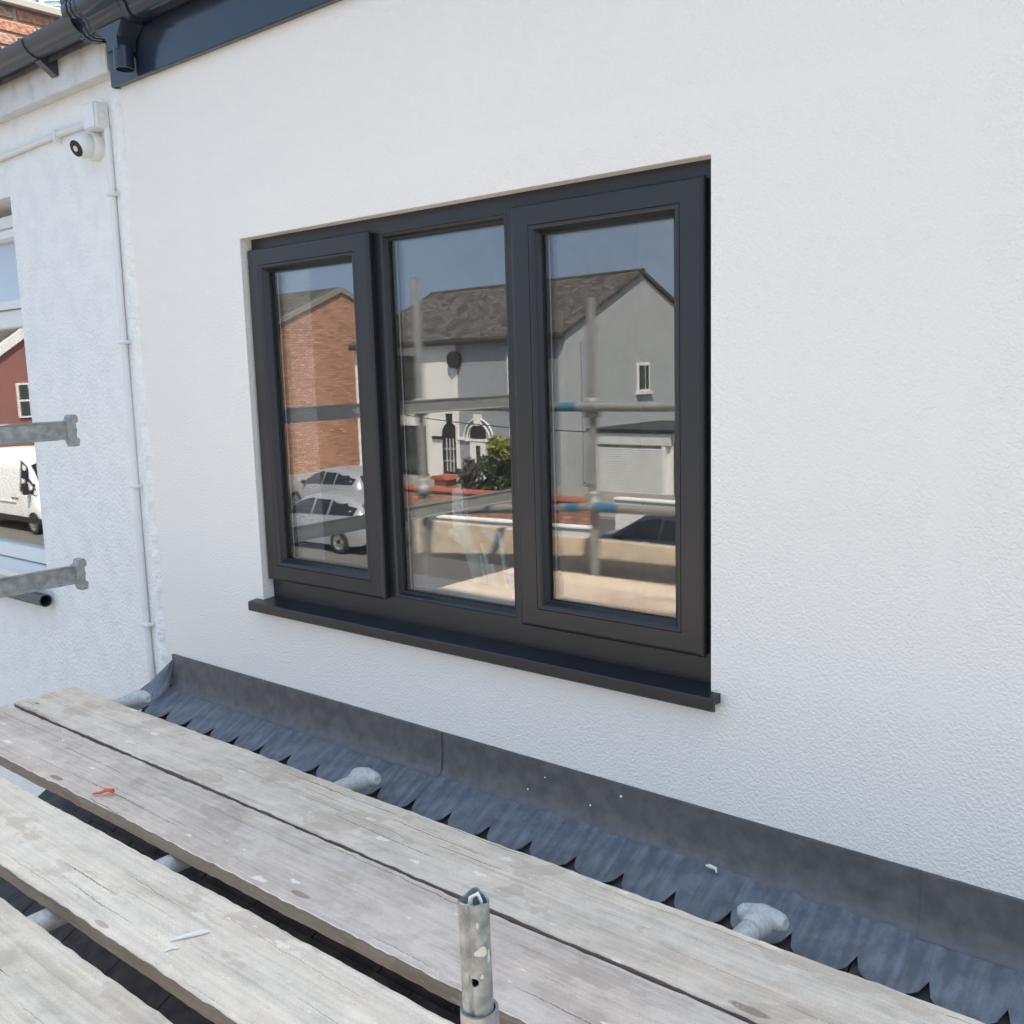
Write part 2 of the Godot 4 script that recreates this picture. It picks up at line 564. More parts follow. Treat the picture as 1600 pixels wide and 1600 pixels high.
	m.heightmap_texture = M.scaffold_board_wood.heightmap_texture
	m = mat("scaffold_board_wood_far", rgb(0.98, 0.89, 0.80), 0.9)
	world_map(m, 1.6, bi[0])
	# chimney
	for k in 3:
		m = mat("brick_%d" % k, rgb(1, 1, 1), 0.9)
		var cs := [[Vector3(0.22, 0.10, 0.07), Vector3(0.38, 0.19, 0.13)], [Vector3(0.27, 0.14, 0.10), Vector3(0.42, 0.25, 0.18)], [Vector3(0.18, 0.10, 0.08), Vector3(0.34, 0.22, 0.17)]]
		world_map(m, 0.35, tinted(noise_image(256, 256, 0.03, 40 + k), cs[k][0], cs[k][1]), noise_image(256, 256, 0.05, 44), 3.0)
	m = mat("mortar", rgb(0.36, 0.34, 0.31), 0.95)
	world_map(m, 0.4, null, noise_image(256, 256, 0.05, 45), 4.0)
	mat("stone_coping", rgb(0.30, 0.29, 0.27), 0.9)
	# street
	m = mat("asphalt", rgb(1, 1, 1), 0.9)
	world_map(m, 3.0, tinted(noise_image(512, 512, 0.03, 50, FastNoiseLite.TYPE_SIMPLEX_SMOOTH, 5, 0.7), Vector3(0.07, 0.07, 0.07), Vector3(0.15, 0.148, 0.142)))
	m = mat("paving", rgb(1, 1, 1), 0.9)
	world_map(m, 2.0, tinted(noise_image(512, 512, 0.02, 51), Vector3(0.20, 0.195, 0.18), Vector3(0.32, 0.31, 0.29)))
	mat("kerb_stone", rgb(0.33, 0.32, 0.30), 0.9)
	mat("earth", rgb(0.12, 0.11, 0.07), 1.0)
	m = mat("far_slate", rgb(1, 1, 1), 0.75)
	world_map(m, 4.2, slate_image())
	m = mat("far_tile", rgb(0.9, 0.95, 0.85), 0.8)
	world_map(m, 4.2, slate_image())
	var br := brick_image(Vector3(0.40, 0.20, 0.13), Vector3(0.58, 0.33, 0.23), Vector3(0.17, 0.12, 0.10), 60)
	m = mat("far_brick", rgb(1, 1, 1), 0.9)
	world_map(m, 1.0, br[0])
	m.uv1_scale = Vector3(1 / 2.6, 1 / 3.6, 1 / 2.6)
	mat("red_masonry", rgb(0.28, 0.125, 0.11), 0.9)
	mat("red_coping", rgb(0.34, 0.10, 0.06), 0.85)
	mat("far_white", rgb(0.80, 0.81, 0.81), 0.85)
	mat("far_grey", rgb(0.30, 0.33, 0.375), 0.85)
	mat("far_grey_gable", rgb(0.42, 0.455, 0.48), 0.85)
	mat("far_dark", rgb(0.02, 0.022, 0.025), 0.5)
	mat("far_pane", rgb(0.05, 0.06, 0.06), 0.12)
	mat("far_curtain", rgb(0.30, 0.31, 0.29), 0.8)
	mat("shutter_white", rgb(0.66, 0.68, 0.69), 0.5)
	mat("silver_paint", rgb(0.42, 0.44, 0.46), 0.28, 0.5)
	mat("dark_blue_paint", rgb(0.03, 0.038, 0.06), 0.2)
	mat("van_white", rgb(0.76, 0.77, 0.77), 0.25)
	mat("tyre", rgb(0.015, 0.015, 0.015), 0.9)
	mat("alloy", rgb(0.5, 0.5, 0.5), 0.35, 0.8)
	mat("red_lens", rgb(0.4, 0.01, 0.01), 0.2)
	mat("clear_lens", rgb(0.6, 0.62, 0.64), 0.1)
	mat("bark", rgb(0.09, 0.065, 0.045), 0.95)
	m = mat("leaf_yellow", rgb(0.22, 0.24, 0.045), 0.7)
	m = mat("leaf_green", rgb(0.06, 0.09, 0.035), 0.7)
	m = mat("leaf_purple", rgb(0.075, 0.055, 0.055), 0.7)
	mat("pale_green_paint", rgb(0.52, 0.64, 0.56), 0.5)
	mat("blue_cloth", rgb(0.08, 0.26, 0.62), 0.8)
	m = mat("net_cloth", rgb(0.62, 0.64, 0.63), 0.9)


# ---------------------------------------------------------------- sky
func sky_image() -> Image:
	var W := 512
	var H := 256
	var sun := -sun_direction()
	var n := noise_image(W, H, 0.012, 91, FastNoiseLite.TYPE_SIMPLEX_SMOOTH, 5, 0.55).get_data()
	var im := Image.create_empty(W, H, false, Image.FORMAT_RGBF)
	for y in H:
		var el := PI * (0.5 - (y + 0.5) / H)
		for x in W:
			var az := TAU * (x + 0.5) / W
			var dir := Vector3(sin(az) * cos(el), sin(el), -cos(az) * cos(el))
			var up := maxf(dir.y, 0.0)
			var c := Vector3(0.195, 0.285, 0.42).lerp(Vector3(0.27, 0.37, 0.495), pow(1.0 - up, 5.0))
			# the air brightens towards the sun
			var near := maxf(0.0, dir.dot(sun))
			c += Vector3(0.58, 0.55, 0.50) * pow(near, 2.5) * 0.95 + Vector3(1.2, 1.12, 1.0) * pow(near, 24.0) * 0.8
			# thin high cloud
			var cl := clampf((n[y * W + x] - 120) / 90.0, 0.0, 1.0)
			c = c.lerp(Vector3(0.60, 0.62, 0.64), cl * 0.35)
			im.set_pixel(x, y, Color(c.x, c.y, c.z))
	return im


func sun_direction() -> Vector3:
	return -Vector3(0.364, 0.828, -0.425).normalized()


# ---------------------------------------------------------------- scene
func _ready():
	rng.seed = 20240611
	var cam := Camera3D.new()
	cam.name = "camera"
	cam.fov = 55.1
	cam.near = 0.05
	cam.far = 600.0
	add_child(cam)
	cam.transform = Transform3D(Basis(Vector3(0.7714, -0.0290, -0.6357), Vector3(-0.0689, 0.9893, -0.1288), Vector3(0.6326, 0.1431, 0.7611)).orthonormalized(), Vector3(0, 0, 2.0))
	cam.current = true
	var we := WorldEnvironment.new()
	we.name = "world_environment"
	var env := Environment.new()
	env.background_mode = Environment.BG_SKY
	env.sky = Sky.new()
	var sm := PanoramaSkyMaterial.new()
	sm.panorama = ImageTexture.create_from_image(sky_image())
	env.sky.sky_material = sm
	env.tonemap_mode = Environment.TONE_MAPPER_LINEAR
	env.tonemap_exposure = 2.8
	env.sdfgi_enabled = true
	env.ssao_enabled = true
	env.ssil_enabled = true
	we.environment = env
	add_child(we)
	var sun := DirectionalLight3D.new()
	sun.name = "sun"
	sun.light_energy = 1.6
	sun.light_color = Color(1.0, 0.945, 0.86)
	sun.light_angular_distance = 0.6
	sun.shadow_enabled = true
	add_child(sun)
	sun.look_at_from_position(Vector3.ZERO, sun_direction(), Vector3.UP)

	build_materials()
	street()
	our_house()
	neighbour_house()
	casement_window()
	lead_and_lean_to()
	gutters()
	services()
	scaffold()
	room_contents()
	houses_opposite()
	walls_and_plants()
	vehicles()
	debris()


func street():
	var s := Shape.new()
	s.quad(Vector3(-300, GROUND - 0.12, 300), Vector3(300, GROUND - 0.12, 300), Vector3(300, GROUND - 0.12, -300), Vector3(-300, GROUND - 0.12, -300))
	ground_sheet("ground", s, M.earth)
	s = Shape.new()
	s.span(-90, 60, GROUND - 0.11, GROUND - 0.004, 3.2, 22.0)
	ground_sheet("road", s, M.asphalt)
	s = Shape.new()
	s.span(-90, 60, GROUND - 0.11, GROUND + 0.1, 0.4, 3.0)
	ground_sheet("pavement", s, M.paving)
	s = Shape.new()
	s.span(-90, 60, GROUND - 0.11, GROUND + 0.11, 3.0, 3.2, 0.02)
	ground_sheet("kerb", s, M.kerb_stone)
	s = Shape.new()
	s.span(-90, 60, GROUND - 0.11, GROUND + 0.1, 22.15, 31.0)
	ground_sheet("far_pavement", s, M.paving)
	s = Shape.new()
	s.span(-90, 60, GROUND - 0.11, GROUND + 0.11, 22.0, 22.15, 0.02)
	ground_sheet("far_kerb", s, M.kerb_stone)


# window opening of the house in front
const WX0 := -2.791
const WX1 := -1.070
const WY0 := -0.772
const WY1 := 0.452
const PARTY := -3.465


func our_house():
	var t := thing("rendered_house", "freshly white rendered house front round the dark three-light window", "house", Vector3(-0.5, GROUND, -3.5))
	var s := Shape.new()
	s.wall(PARTY, 5.0, GROUND, 1.32, 0.0, -0.28, [[WX0, WX1, WY0, WY1]])
	part(t, "front_wall", s, M.white_render)
	s = Shape.new(); s.span(PARTY - 0.02, PARTY + 0.2, GROUND, 1.32, -7.0, -0.282)
	part(t, "party_wall", s, M.room_plaster)
	s = Shape.new(); s.span(4.78, 5.0, GROUND, 1.32, -7.0, -0.282)
	part(t, "side_wall", s, M.white_render)
	s = Shape.new(); s.span(PARTY, 5.0, GROUND, 1.32, -7.25, -7.002)
	part(t, "rear_wall", s, M.white_render)
	s = Shape.new(); s.span(PARTY + 0.2, 4.78, -1.85, -1.65, -7.0, -0.282)
	part(t, "floor", s, M.room_floor)
	s = Shape.new(); s.span(PARTY + 0.2, 4.78, 0.95, 1.1, -7.0, -0.282)
	part(t, "ceiling", s, M.room_plaster)
	s = Shape.new(); s.span(PARTY + 0.2, 4.78, -1.65, 0.95, -3.3, -3.2)
	part(t, "inner_wall", s, M.room_plaster)
	# roof, two slopes
	s = Shape.new()
	s.prism(PackedVector2Array([Vector2(0.10, 1.34), Vector2(-3.6, 3.93), Vector2(-7.3, 1.34), Vector2(-7.3, 1.46), Vector2(-3.6, 4.05), Vector2(0.10, 1.46)]), Vector3(PARTY, 0, 0), Vector3(0, 0, 1), Vector3(0, 1, 0), Vector3(8.4, 0, 0))
	part(t, "roof", s, M.roof_slate)
	# dark fascia board with square lower edge
	s = Shape.new()
	s.span(PARTY, 5.0, 1.049, 1.34, 0.002, 0.026, 0.003)
	part(t, "fascia", s, M.anthracite_gloss)
	# roughly made-good strip where the new render meets next door
	s = Shape.new()
	var n := FastNoiseLite.new(); n.seed = 5; n.frequency = 14.0
	var rows := 220
	var cols := 10
	var P := func(i: int, j: int) -> Vector3:
		var y := lerpf(-1.30, 1.045, float(i) / rows)
		var k := float(j) / cols
		var edge := 0.012 * n.get_noise_2d(y * 0.6, 3.0) + 0.006 * n.get_noise_2d(y * 2.5, 9.0)
		var x := lerpf(PARTY - 0.085, PARTY + 0.022, k) + edge * (1.0 if j > 0 and j < cols else 1.6)
		var z := -0.031 + 0.046 * sin(k * PI * 0.62) + 0.006 * n.get_noise_3d(x * 2, y * 2, 0.0)
		if j == cols: z = -0.004
		return Vector3(x, y, z)
	for i in rows:
		for j in cols:
			s.quad(P.call(i, j), P.call(i, j + 1), P.call(i + 1, j + 1), P.call(i + 1, j), 1)
	part(t, "making_good_strip", s, M.old_render)


func neighbour_house():
	var t := thing("painted_house", "older white painted roughcast house with security camera on its wall", "house", Vector3(-6.5, GROUND, -3.5))
	var s := Shape.new()
	var x1 := -4.462
	s.wall(-9.5, PARTY - 0.03, GROUND, 1.15, -0.03, -0.33, [[-6.1, x1, -0.875, 0.808]])
	part(t, "front_wall", s, M.old_render)
	s = Shape.new(); s.span(-9.5, -9.3, GROUND, 1.15, -7.0, -0.332)
	part(t, "side_wall", s, M.old_render)
	s = Shape.new(); s.span(-9.5, PARTY - 0.03, GROUND, 1.15, -7.25, -7.002)
	part(t, "rear_wall", s, M.old_render)
	s = Shape.new(); s.span(-9.3, PARTY - 0.03, -1.85, -1.65, -7.0, -0.332)
	part(t, "floor", s, M.room_floor)
	s = Shape.new(); s.span(-9.3, PARTY - 0.03, 0.95, 1.1, -7.0, -0.332)
	part(t, "ceiling", s, M.room_plaster)
	s = Shape.new(); s.span(-9.3, PARTY - 0.03, -1.65, 0.95, -2.6, -2.5)
	part(t, "inner_wall", s, M.room_plaster)
	s = Shape.new()
	s.prism(PackedVector2Array([Vector2(0.07, 1.20), Vector2(-3.6, 3.24), Vector2(-7.3, 1.20), Vector2(-7.3, 1.27), Vector2(-3.6, 3.31), Vector2(0.07, 1.27)]), Vector3(-9.6, 0, 0), Vector3(0, 0, 1), Vector3(0, 1, 0), Vector3(9.6 + PARTY - 0.004, 0, 0))
	part(t, "roof", s, M.roof_slate)
	s = Shape.new(); s.span(-9.5, PARTY - 0.012, 1.108, 1.25, -0.028, 0.03, 0.004)
	part(t, "fascia", s, M.white_board)
	# thin gaps of broken pointing under the fascia
	# window
	var w := thing("white_window", "white framed window in the older house reflecting a parked van", "window", Vector3(-5.25, -0.87, -0.1))
	var zf := -0.115
	s = Shape.new()
	var ox0 := -6.1
	var ox1 := x1 - 0.001
	var oy0 := -0.85
	var oy1 := 0.76
	s.ring(ox0, ox1, oy0, oy1, [Vector2(0, zf - 0.07), Vector2(0, zf), Vector2(0.05, zf), Vector2(0.062, zf - 0.018), Vector2(0.062, zf - 0.07), Vector2(0, zf - 0.07)])
	var fr := part(w, "frame", s, M.white_plastic)
	s = Shape.new(); s.span(ox0 + 0.062, ox1 - 0.062, 0.262, 0.345, zf - 0.065, zf - 0.004, 0.006)
	part(w, "transom_bar", s, M.white_plastic)
	s = Shape.new(); s.ring(ox0 + 0.064, ox1 - 0.064, 0.347, oy1 - 0.064, [Vector2(0, zf - 0.06), Vector2(0, zf + 0.012), Vector2(0.034, zf + 0.012), Vector2(0.045, zf - 0.004), Vector2(0.045, zf - 0.06), Vector2(0, zf - 0.06)])
	part(w, "top_sash", s, M.white_plastic)
	s = Shape.new(); s.span(ox0 + 0.10, ox1 - 0.10, 0.387, oy1 - 0.104, zf - 0.026, zf - 0.022)
	part(w, "pane", s, M.glass)
	s = Shape.new(); s.span(ox0 + 0.10, ox1 - 0.10, 0.387, oy1 - 0.104, zf - 0.046, zf - 0.042)
	part(w, "pane", s, M.glass)
	s = Shape.new(); s.span(ox0 + 0.058, ox1 - 0.058, oy0 + 0.058, 0.264, zf - 0.036, zf - 0.032)
	part(w, "pane", s, M.glass)
	s = Shape.new(); s.span(ox0 + 0.058, ox1 - 0.058, oy0 + 0.058, 0.264, zf - 0.056, zf - 0.052)
	part(w, "pane", s, M.glass)
	s = Shape.new()
	s.prism(PackedVector2Array([Vector2(-0.2, -0.875), Vector2(0.0, -0.905), Vector2(0.01, -0.9), Vector2(0.01, -0.872), Vector2(-0.2, -0.85)]), Vector3(ox0, 0, 0), Vector3(0, 0, 1), Vector3(0, 1, 0), Vector3(ox1 - ox0, 0, 0))
	part(w, "sill", s, M.white_plastic)
	# white roller blind drawn over the upper light
	s = Shape.new(); s.span(ox0 + 0.05, ox1 - 0.05, 0.30, 0.74, -0.35, -0.345)
	single("roller_blind", s, M.net_cloth, "pale blind drawn behind the top pane of the white window", "blind")


func casement_window():
	var w := thing("casement_window", "anthracite three-light window with two opening casements in the white render", "window", Vector3(-1.93, WY0, -0.06))
	var fz := -0.045
	var s := Shape.new()
	# outer frame with two mullions, one piece of mitred profile for each light
	var lights := [[WX0 - 0.02, -2.178], [-2.182, -1.684], [-1.688, WX1 - 0.002]]
	s = Shape.new()
	s.wall(WX0 - 0.02, WX1 + 0.02, WY0 - 0.02, WY1 + 0.001, fz, fz - 0.075, [[-2.752, -2.222, -0.668, 0.393], [-2.172, -1.690, -0.682, 0.405], [-1.634, -1.120, -0.668, 0.393]])
	part(w, "frame", s, M.anthracite)
	# opening casements
	var sash := func(x0: float, x1: float):
		var y0 := -0.690
		var y1 := 0.415
		var sh := Shape.new()
		sh.ring(x0, x1, y0, y1, [Vector2(0.004, -0.044), Vector2(0.004, -0.030), Vector2(0, -0.030), Vector2(0, -0.025), Vector2(0.002, -0.021), Vector2(0.006, -0.018), Vector2(0.012, -0.0165), Vector2(0.060, -0.0165), Vector2(0.0612, -0.0185), Vector2(0.0625, -0.0168), Vector2(0.068, -0.0168), Vector2(0.073, -0.0185), Vector2(0.077, -0.0225), Vector2(0.080, -0.028), Vector2(0.084, -0.034), Vector2(0.086, -0.037), Vector2(0.086, -0.09), Vector2(0.02, -0.09), Vector2(0.02, -0.044), Vector2(0.004, -0.044)], 0.87)
		var c := part(w, "casement", sh, M.anthracite)
		glazing(c, x0 + 0.086, x1 - 0.086, y0 + 0.075, y1 - 0.075, -0.046)
		return c
	sash.call(-2.785, -2.196)
	sash.call(-1.658, -1.098)
	# fixed middle light: bead
	s = Shape.new()
	s.ring(-2.172, -1.690, -0.682, 0.405, [Vector2(-0.001, -0.046), Vector2(0.002, -0.0435), Vector2(0.009, -0.046), Vector2(0.014, -0.056), Vector2(0.018, -0.062), Vector2(0.018, -0.09), Vector2(-0.001, -0.09), Vector2(-0.001, -0.046)])
	var b := part(w, "glazing_bead", s, M.anthracite)
	glazing(b, -2.154, -1.708, -0.664, 0.387)
	# sill
	s = Shape.new()
	s.prism(PackedVector2Array([Vector2(-0.12, -0.785), Vector2(-0.002, -0.785), Vector2(0.026, -0.781), Vector2(0.027, -0.798), Vector2(0.034, -0.798), Vector2(0.037, -0.795), Vector2(0.037, -0.769), Vector2(0.034, -0.765), Vector2(0.029, -0.764), Vector2(-0.05, -0.757), Vector2(-0.12, -0.757)]), Vector3(-2.830, 0.0, 0), Vector3(0, 0, 1), Vector3(0, 1, 0), Vector3(1.785, 0, 0))
	part(w, "sill", s, M.anthracite)
	# white inside of the frame and the inner window board
	s = Shape.new(); s.span(WX0 - 0.05, WX1 + 0.05, -0.735, -0.71, -0.42, -0.285, 0.004)
	part(w, "window_board", s, M.white_plastic)
	s = Shape.new(); s.span(WX0 + 0.003, WX1 - 0.003, -0.77, -0.7105, -0.284, -0.128)
	part(w, "window_board", s, M.white_plastic)


# sealed double glazing: two panes, spacer, gasket, and a pane added to strengthen reflections
func glazing(parent: Node3D, x0: float, x1: float, y0: float, y1: float, z := -0.066):
	var s := Shape.new(); s.span(x0 - 0.006, x1 + 0.006, y0 - 0.006, y1 + 0.006, z - 0.004, z)
	part(parent, "pane", s, M.glass)
	s = Shape.new(); s.span(x0 - 0.006, x1 + 0.006, y0 - 0.006, y1 + 0.006, z - 0.024, z - 0.020)
	part(parent, "pane", s, M.glass)
	s = Shape.new(); s.span(x0 - 0.006, x1 + 0.006, y0 - 0.006, y1 + 0.006, z - 0.014, z - 0.010)
	part(parent, "pane", s, M.glass)  # extra pane in the cavity, added to brighten the reflections
	s = Shape.new(); s.ring(x0, x1, y0, y1, [Vector2(-0.005, z - 0.0045), Vector2(0.003, z - 0.0045), Vector2(0.003, z - 0.0195), Vector2(-0.005, z - 0.0195), Vector2(-0.005, z - 0.0045)])
	part(parent, "spacer", s, M.black_rubber)
	s = Shape.new(); s.ring(x0, x1, y0, y1, [Vector2(-0.004, z - 0.0245), Vector2(0.0012, z - 0.0245), Vector2(0.0012, z - 0.028), Vector2(-0.004, z - 0.028), Vector2(-0.004, z - 0.0245)])
	part(parent, "inner_bead", s, M.white_plastic)
	s = Shape.new(); s.ring(x0, x1, y0, y1, [Vector2(-0.004, z + 0.010), Vector2(0.0018, z + 0.008), Vector2(0.0022, z + 0.001), Vector2(-0.004, z + 0.001), Vector2(-0.004, z + 0.010)])
	part(parent, "gasket", s, M.black_rubber)


func lead_and_lean_to():
	var pitch := deg_to_rad(25.0)
	var dn := Vector3(0, -sin(pitch), cos(pitch))
	var up := Vector3(0, cos(pitch), sin(pitch))
	var fold := Vector3(0, -1.185, 0.012)
	# lean-to roof under the boards
	var t := thing("lean_to_roof", "dark slated lean-to roof under the scaffold boards", "roof", Vector3(-1.5, -2.0, 0.8))
	var s := Shape.new()
	var o := fold - up * 0.018
	s.prism(PackedVector2Array([Vector2(-3.44, 0), Vector2(2.2, 0), Vector2(2.2, 1.75), Vector2(-3.44, 1.75)]), o - up * 0.05, Vector3(1, 0, 0), dn, -up * 0.03)
	part(t, "roof_deck", s, M.black_rubber)
	var sheet := Shape.new()
	sheet.box(Vector3.ZERO, Vector3(0.247, 0.008, 0.30), 0.002)
	var tile := sheet.done()
	for row in 8:
		for k in 19:
			var x := -3.31 + k * 0.25 + (0.125 if row & 1 else 0.0)
			if x > 0.6: continue
			var c := o + dn * (0.12 + row * 0.205) + up * (0.004 + rng.randf() * 0.002) + Vector3(x, 0, 0)
			var m := part(t, "slate", tile, M.roof_slate, true)
			m.transform = Transform3D(Basis(Vector3.RIGHT, pitch + 0.03) * Basis(Vector3.UP, rng.randf_range(-0.006, 0.006)), c - t.position)
	s = Shape.new()
	s.span(-3.44, 2.2, GROUND, -2.02, 0.0, 1.35)
	part(t, "bay_wall", s, M.old_render)
	# lead flashing
	var f := thing("lead_flashing", "grey lead flashing with scalloped lower edge along foot of white wall", "flashing", Vector3(-1.5, -1.25, 0.02))
	var cuts := [-3.394, -1.972, -0.580, 1.2]
	var n := FastNoiseLite.new(); n.seed = 31; n.frequency = 3.0
	for i in 3:
		# upstand, tucked under the render edge, and a small turned-in foot
		var sh := Shape.new()
		var a: float = cuts[i]
		var b: float = cuts[i + 1] + (0.02 if i < 2 else 0.0)
		var zz := 0.006 + 0.003 * (1 - i % 2)
		var steps := int((b - a) / 0.03)
		for k in steps:
			var xa := lerpf(a, b, float(k) / steps)
			var xb := lerpf(a, b, float(k + 1) / steps)
			var prof := func(x: float) -> Array:
				var w := 0.003 * n.get_noise_2d(x, 0.0)
				return [Vector3(x, -1.054, 0.0005), Vector3(x, -1.054 + w * 0.4, zz), Vector3(x, -1.10, zz + w), Vector3(x, -1.14, zz + 0.002 + 1.6 * w), Vector3(x, -1.168, zz + 0.006 + w), Vector3(x, -1.180, zz + 0.014), Vector3(x, -1.187, zz + 0.026)]
			var p: Array = prof.call(xa)
			var q: Array = prof.call(xb)
			for j in p.size() - 1:
				sh.quad(p[j + 1], q[j + 1], q[j], p[j], -1 if j == 0 else 1)
		part(f, "upstand_sheet", sh, M.lead_upstand)
	# apron: one dressed tongue for each scallop, cusps 143 mm apart
	var pw := 0.1433
	for i in range(-14, 12):
		var x0 := -1.532 + i * pw
		var x1 := x0 + pw
		if x1 < -3.5: continue
		var sh := Shape.new()
		var cols := 12
		var rows := 8
		var lift := rng.randf_range(0.0, 0.0012)
		var tip := 0.157 + rng.randf_range(-0.006, 0.007)
		var P := func(c: int, r: int) -> Vector3:
			var u := float(c) / cols
			var v := float(r) / rows
			var k := (u - 0.5) * 2.0
			var edge := 0.098 + (tip - 0.098) * pow(maxf(0.0, 1.0 - pow(absf(k), 2.15)), 0.5)
			var d := edge * v
			var dome := lift * v + 0.0035 * (1.0 - k * k) * pow(v, 4.0) + 0.0016 * n.get_noise_2d((x0 + u * pw) * 3.0, d * 6.0)
			return fold + Vector3(lerpf(x0, x1, u), 0, 0.010) + dn * d + up * (dome + 0.003)
		for c in cols:
			for r in rows:
				sh.quad(P.call(c, r + 1), P.call(c + 1, r + 1), P.call(c + 1, r), P.call(c, r), 1)
		for c in cols:
			sh.quad(P.call(c, rows) - up * 0.003, P.call(c + 1, rows) - up * 0.003, P.call(c + 1, rows), P.call(c, rows))
		part(f, "scallop", sh, M.sky_tinted_lead)
	# torn corner dressed towards next door
	s = Shape.new()
	var corner := [Vector3(-3.394, -1.075, 0.008), Vector3(-3.43, -1.12, 0.006), Vector3(-3.50, -1.165, 0.010), Vector3(-3.565, -1.215, 0.045), Vector3(-3.53, -1.25, 0.115), Vector3(-3.394, -1.252, 0.135), Vector3(-3.394, -1.185, 0.03)]
	for i in range(1, corner.size() - 1):
		s.tri(corner[0], corner[i], corner[i + 1], 1)
	part(f, "corner_piece", s, M.sky_tinted_lead)


func gutters():
	# half round next door
	var t := thing("half_round_gutter", "dark grey half-round gutter under the older house's roof edge", "gutter", Vector3(-6.0, 1.21, 0.09))
	var s := Shape.new()
	var r := 0.058
	var cz := 0.098
	var cy := 1.272
	var gx0 := -9.5
	var gx1 := -3.472
	var arc := func(rad: float, a: float, x: float) -> Vector3: return Vector3(x, cy - rad * sin(a), cz - rad * cos(a))
	for k in 20:
		var a0 := PI * k / 20.0
		var a1 := PI * (k + 1) / 20.0
		s.quad(arc.call(r, a0, gx0), arc.call(r, a0, gx1), arc.call(r, a1, gx1), arc.call(r, a1, gx0), 1)
		s.quad(arc.call(r - 0.004, a1, gx0), arc.call(r - 0.004, a1, gx1), arc.call(r - 0.004, a0, gx1), arc.call(r - 0.004, a0, gx0), 2)
	for a in [0.0, PI]:
		s.quad(arc.call(r, a, gx0), arc.call(r, a, gx1), arc.call(r - 0.004, a, gx1), arc.call(r - 0.004, a, gx0))
	part(t, "channel", s, M.gutter_plastic)
	for x in [-3.845, -4.75, -5.65]:
		s = Shape.new()
		for k in 20:
			var a0 := PI * k / 20.0
			var a1 := PI * (k + 1) / 20.0
			var xa: float = x - 0.013
			var xb: float = x + 0.013
			s.quad(arc.call(r + 0.005, a0, xa), arc.call(r + 0.005, a0, xb), arc.call(r + 0.005, a1, xb), arc.call(r + 0.005, a1, xa), 1)
			s.quad(arc.call(r + 0.005, a1, xb), arc.call(r + 0.005, a0, xb), arc.call(r, a0, xb), arc.call(r, a1, xb))
			s.quad(arc.call(r + 0.005, a0, xa), arc.call(r + 0.005, a1, xa), arc.call(r, a1, xa), arc.call(r, a0, xa))
		var b := part(t, "bracket", s, M.gutter_plastic)
		s = Shape.new()
		s.prism(PackedVector2Array([Vector2(0.031, 1.165), Vector2(0.037, 1.160), Vector2(0.10, 1.206), Vector2(0.085, 1.225), Vector2(0.031, 1.262)]), Vector3(x - 0.02, 0, 0), Vector3(0, 0, 1), Vector3(0, 1, 0), Vector3(0.04, 0, 0))
		part(b, "bracket_web", s, M.gutter_plastic)
	# moulded gutter of our house
	var og := [Vector2(0.027, 1.345), Vector2(0.027, 1.208), Vector2(0.085, 1.204), Vector2(0.104, 1.212), Vector2(0.114, 1.228), Vector2(0.118, 1.243), Vector2(0.130, 1.254), Vector2(0.150, 1.262), Vector2(0.160, 1.276), Vector2(0.163, 1.30), Vector2(0.158, 1.308), Vector2(0.164, 1.314), Vector2(0.160, 1.33), Vector2(0.148, 1.335)]
	var g := thing("ogee_gutter", "glossy anthracite moulded gutter fixed to the dark fascia", "gutter", Vector3(0.0, 1.2, 0.1))
	var run := func(x0: float, x1: float, out: float) -> Shape:
		var sh := Shape.new()
		var pr := []
		for i in og.size():
			var p: Vector2 = og[i]
			var d := Vector2.ZERO
			if out > 0 and i > 0:
				var q: Vector2 = og[mini(i + 1, og.size() - 1)] - og[i - 1]
				d = Vector2(q.y, -q.x).normalized() * out
			pr.append(p + d)
		for i in pr.size() - 1:
			var a: Vector2 = pr[i]
			var b: Vector2 = pr[i + 1]
			sh.quad(Vector3(x1, b.y, b.x), Vector3(x1, a.y, a.x), Vector3(x0, a.y, a.x), Vector3(x0, b.y, b.x), 1)
			var ca: Vector2 = a.lerp(Vector2(0.08, 1.28), 0.06)
			var cb: Vector2 = b.lerp(Vector2(0.08, 1.28), 0.06)
			sh.quad(Vector3(x0, a.y, a.x), Vector3(x0, b.y, b.x), Vector3(x0, cb.y, cb.x), Vector3(x0, ca.y, ca.x))
			sh.quad(Vector3(x1, b.y, b.x), Vector3(x1, a.y, a.x), Vector3(x1, ca.y, ca.x), Vector3(x1, cb.y, cb.x))
		return sh
	part(g, "channel", run.call(-3.44, 5.0, 0.0), M.anthracite_gloss)
	# union between the two gutters: three raised ribs
	for k in 3:
		part(g, "union_rib", run.call(-3.485 + k * 0.026, -3.467 + k * 0.026, 0.007 - 0.0015 * k), M.anthracite_gloss)
	part(g, "union_sleeve", run.call(-3.51, -3.40, 0.003), M.anthracite_gloss)
	# running outlet with square funnel and round spout
	part(g, "bracket", run.call(-3.195, -3.165, 0.006), M.anthracite_gloss)
	part(g, "outlet_body", run.call(-3.40, -3.20, 0.0035), M.anthracite_gloss)
	s = Shape.new()
	var top := [Vector3(-3.385, 1.206, 0.030), Vector3(-3.215, 1.206, 0.030), Vector3(-3.215, 1.206, 0.112), Vector3(-3.385, 1.206, 0.112)]
	var mid := [Vector3(-3.335, 1.165, 0.032), Vector3(-3.265, 1.165, 0.032), Vector3(-3.265, 1.165, 0.104), Vector3(-3.335, 1.165, 0.104)]
	var low := [Vector3(-3.33, 1.128, 0.034), Vector3(-3.27, 1.128, 0.034), Vector3(-3.27, 1.128, 0.100), Vector3(-3.33, 1.128, 0.100)]
	for lv in [[top, mid], [mid, low]]:
		for k in 4:
			var q := (k + 1) % 4
			s.quad(lv[0][q], lv[0][k], lv[1][k], lv[1][q])
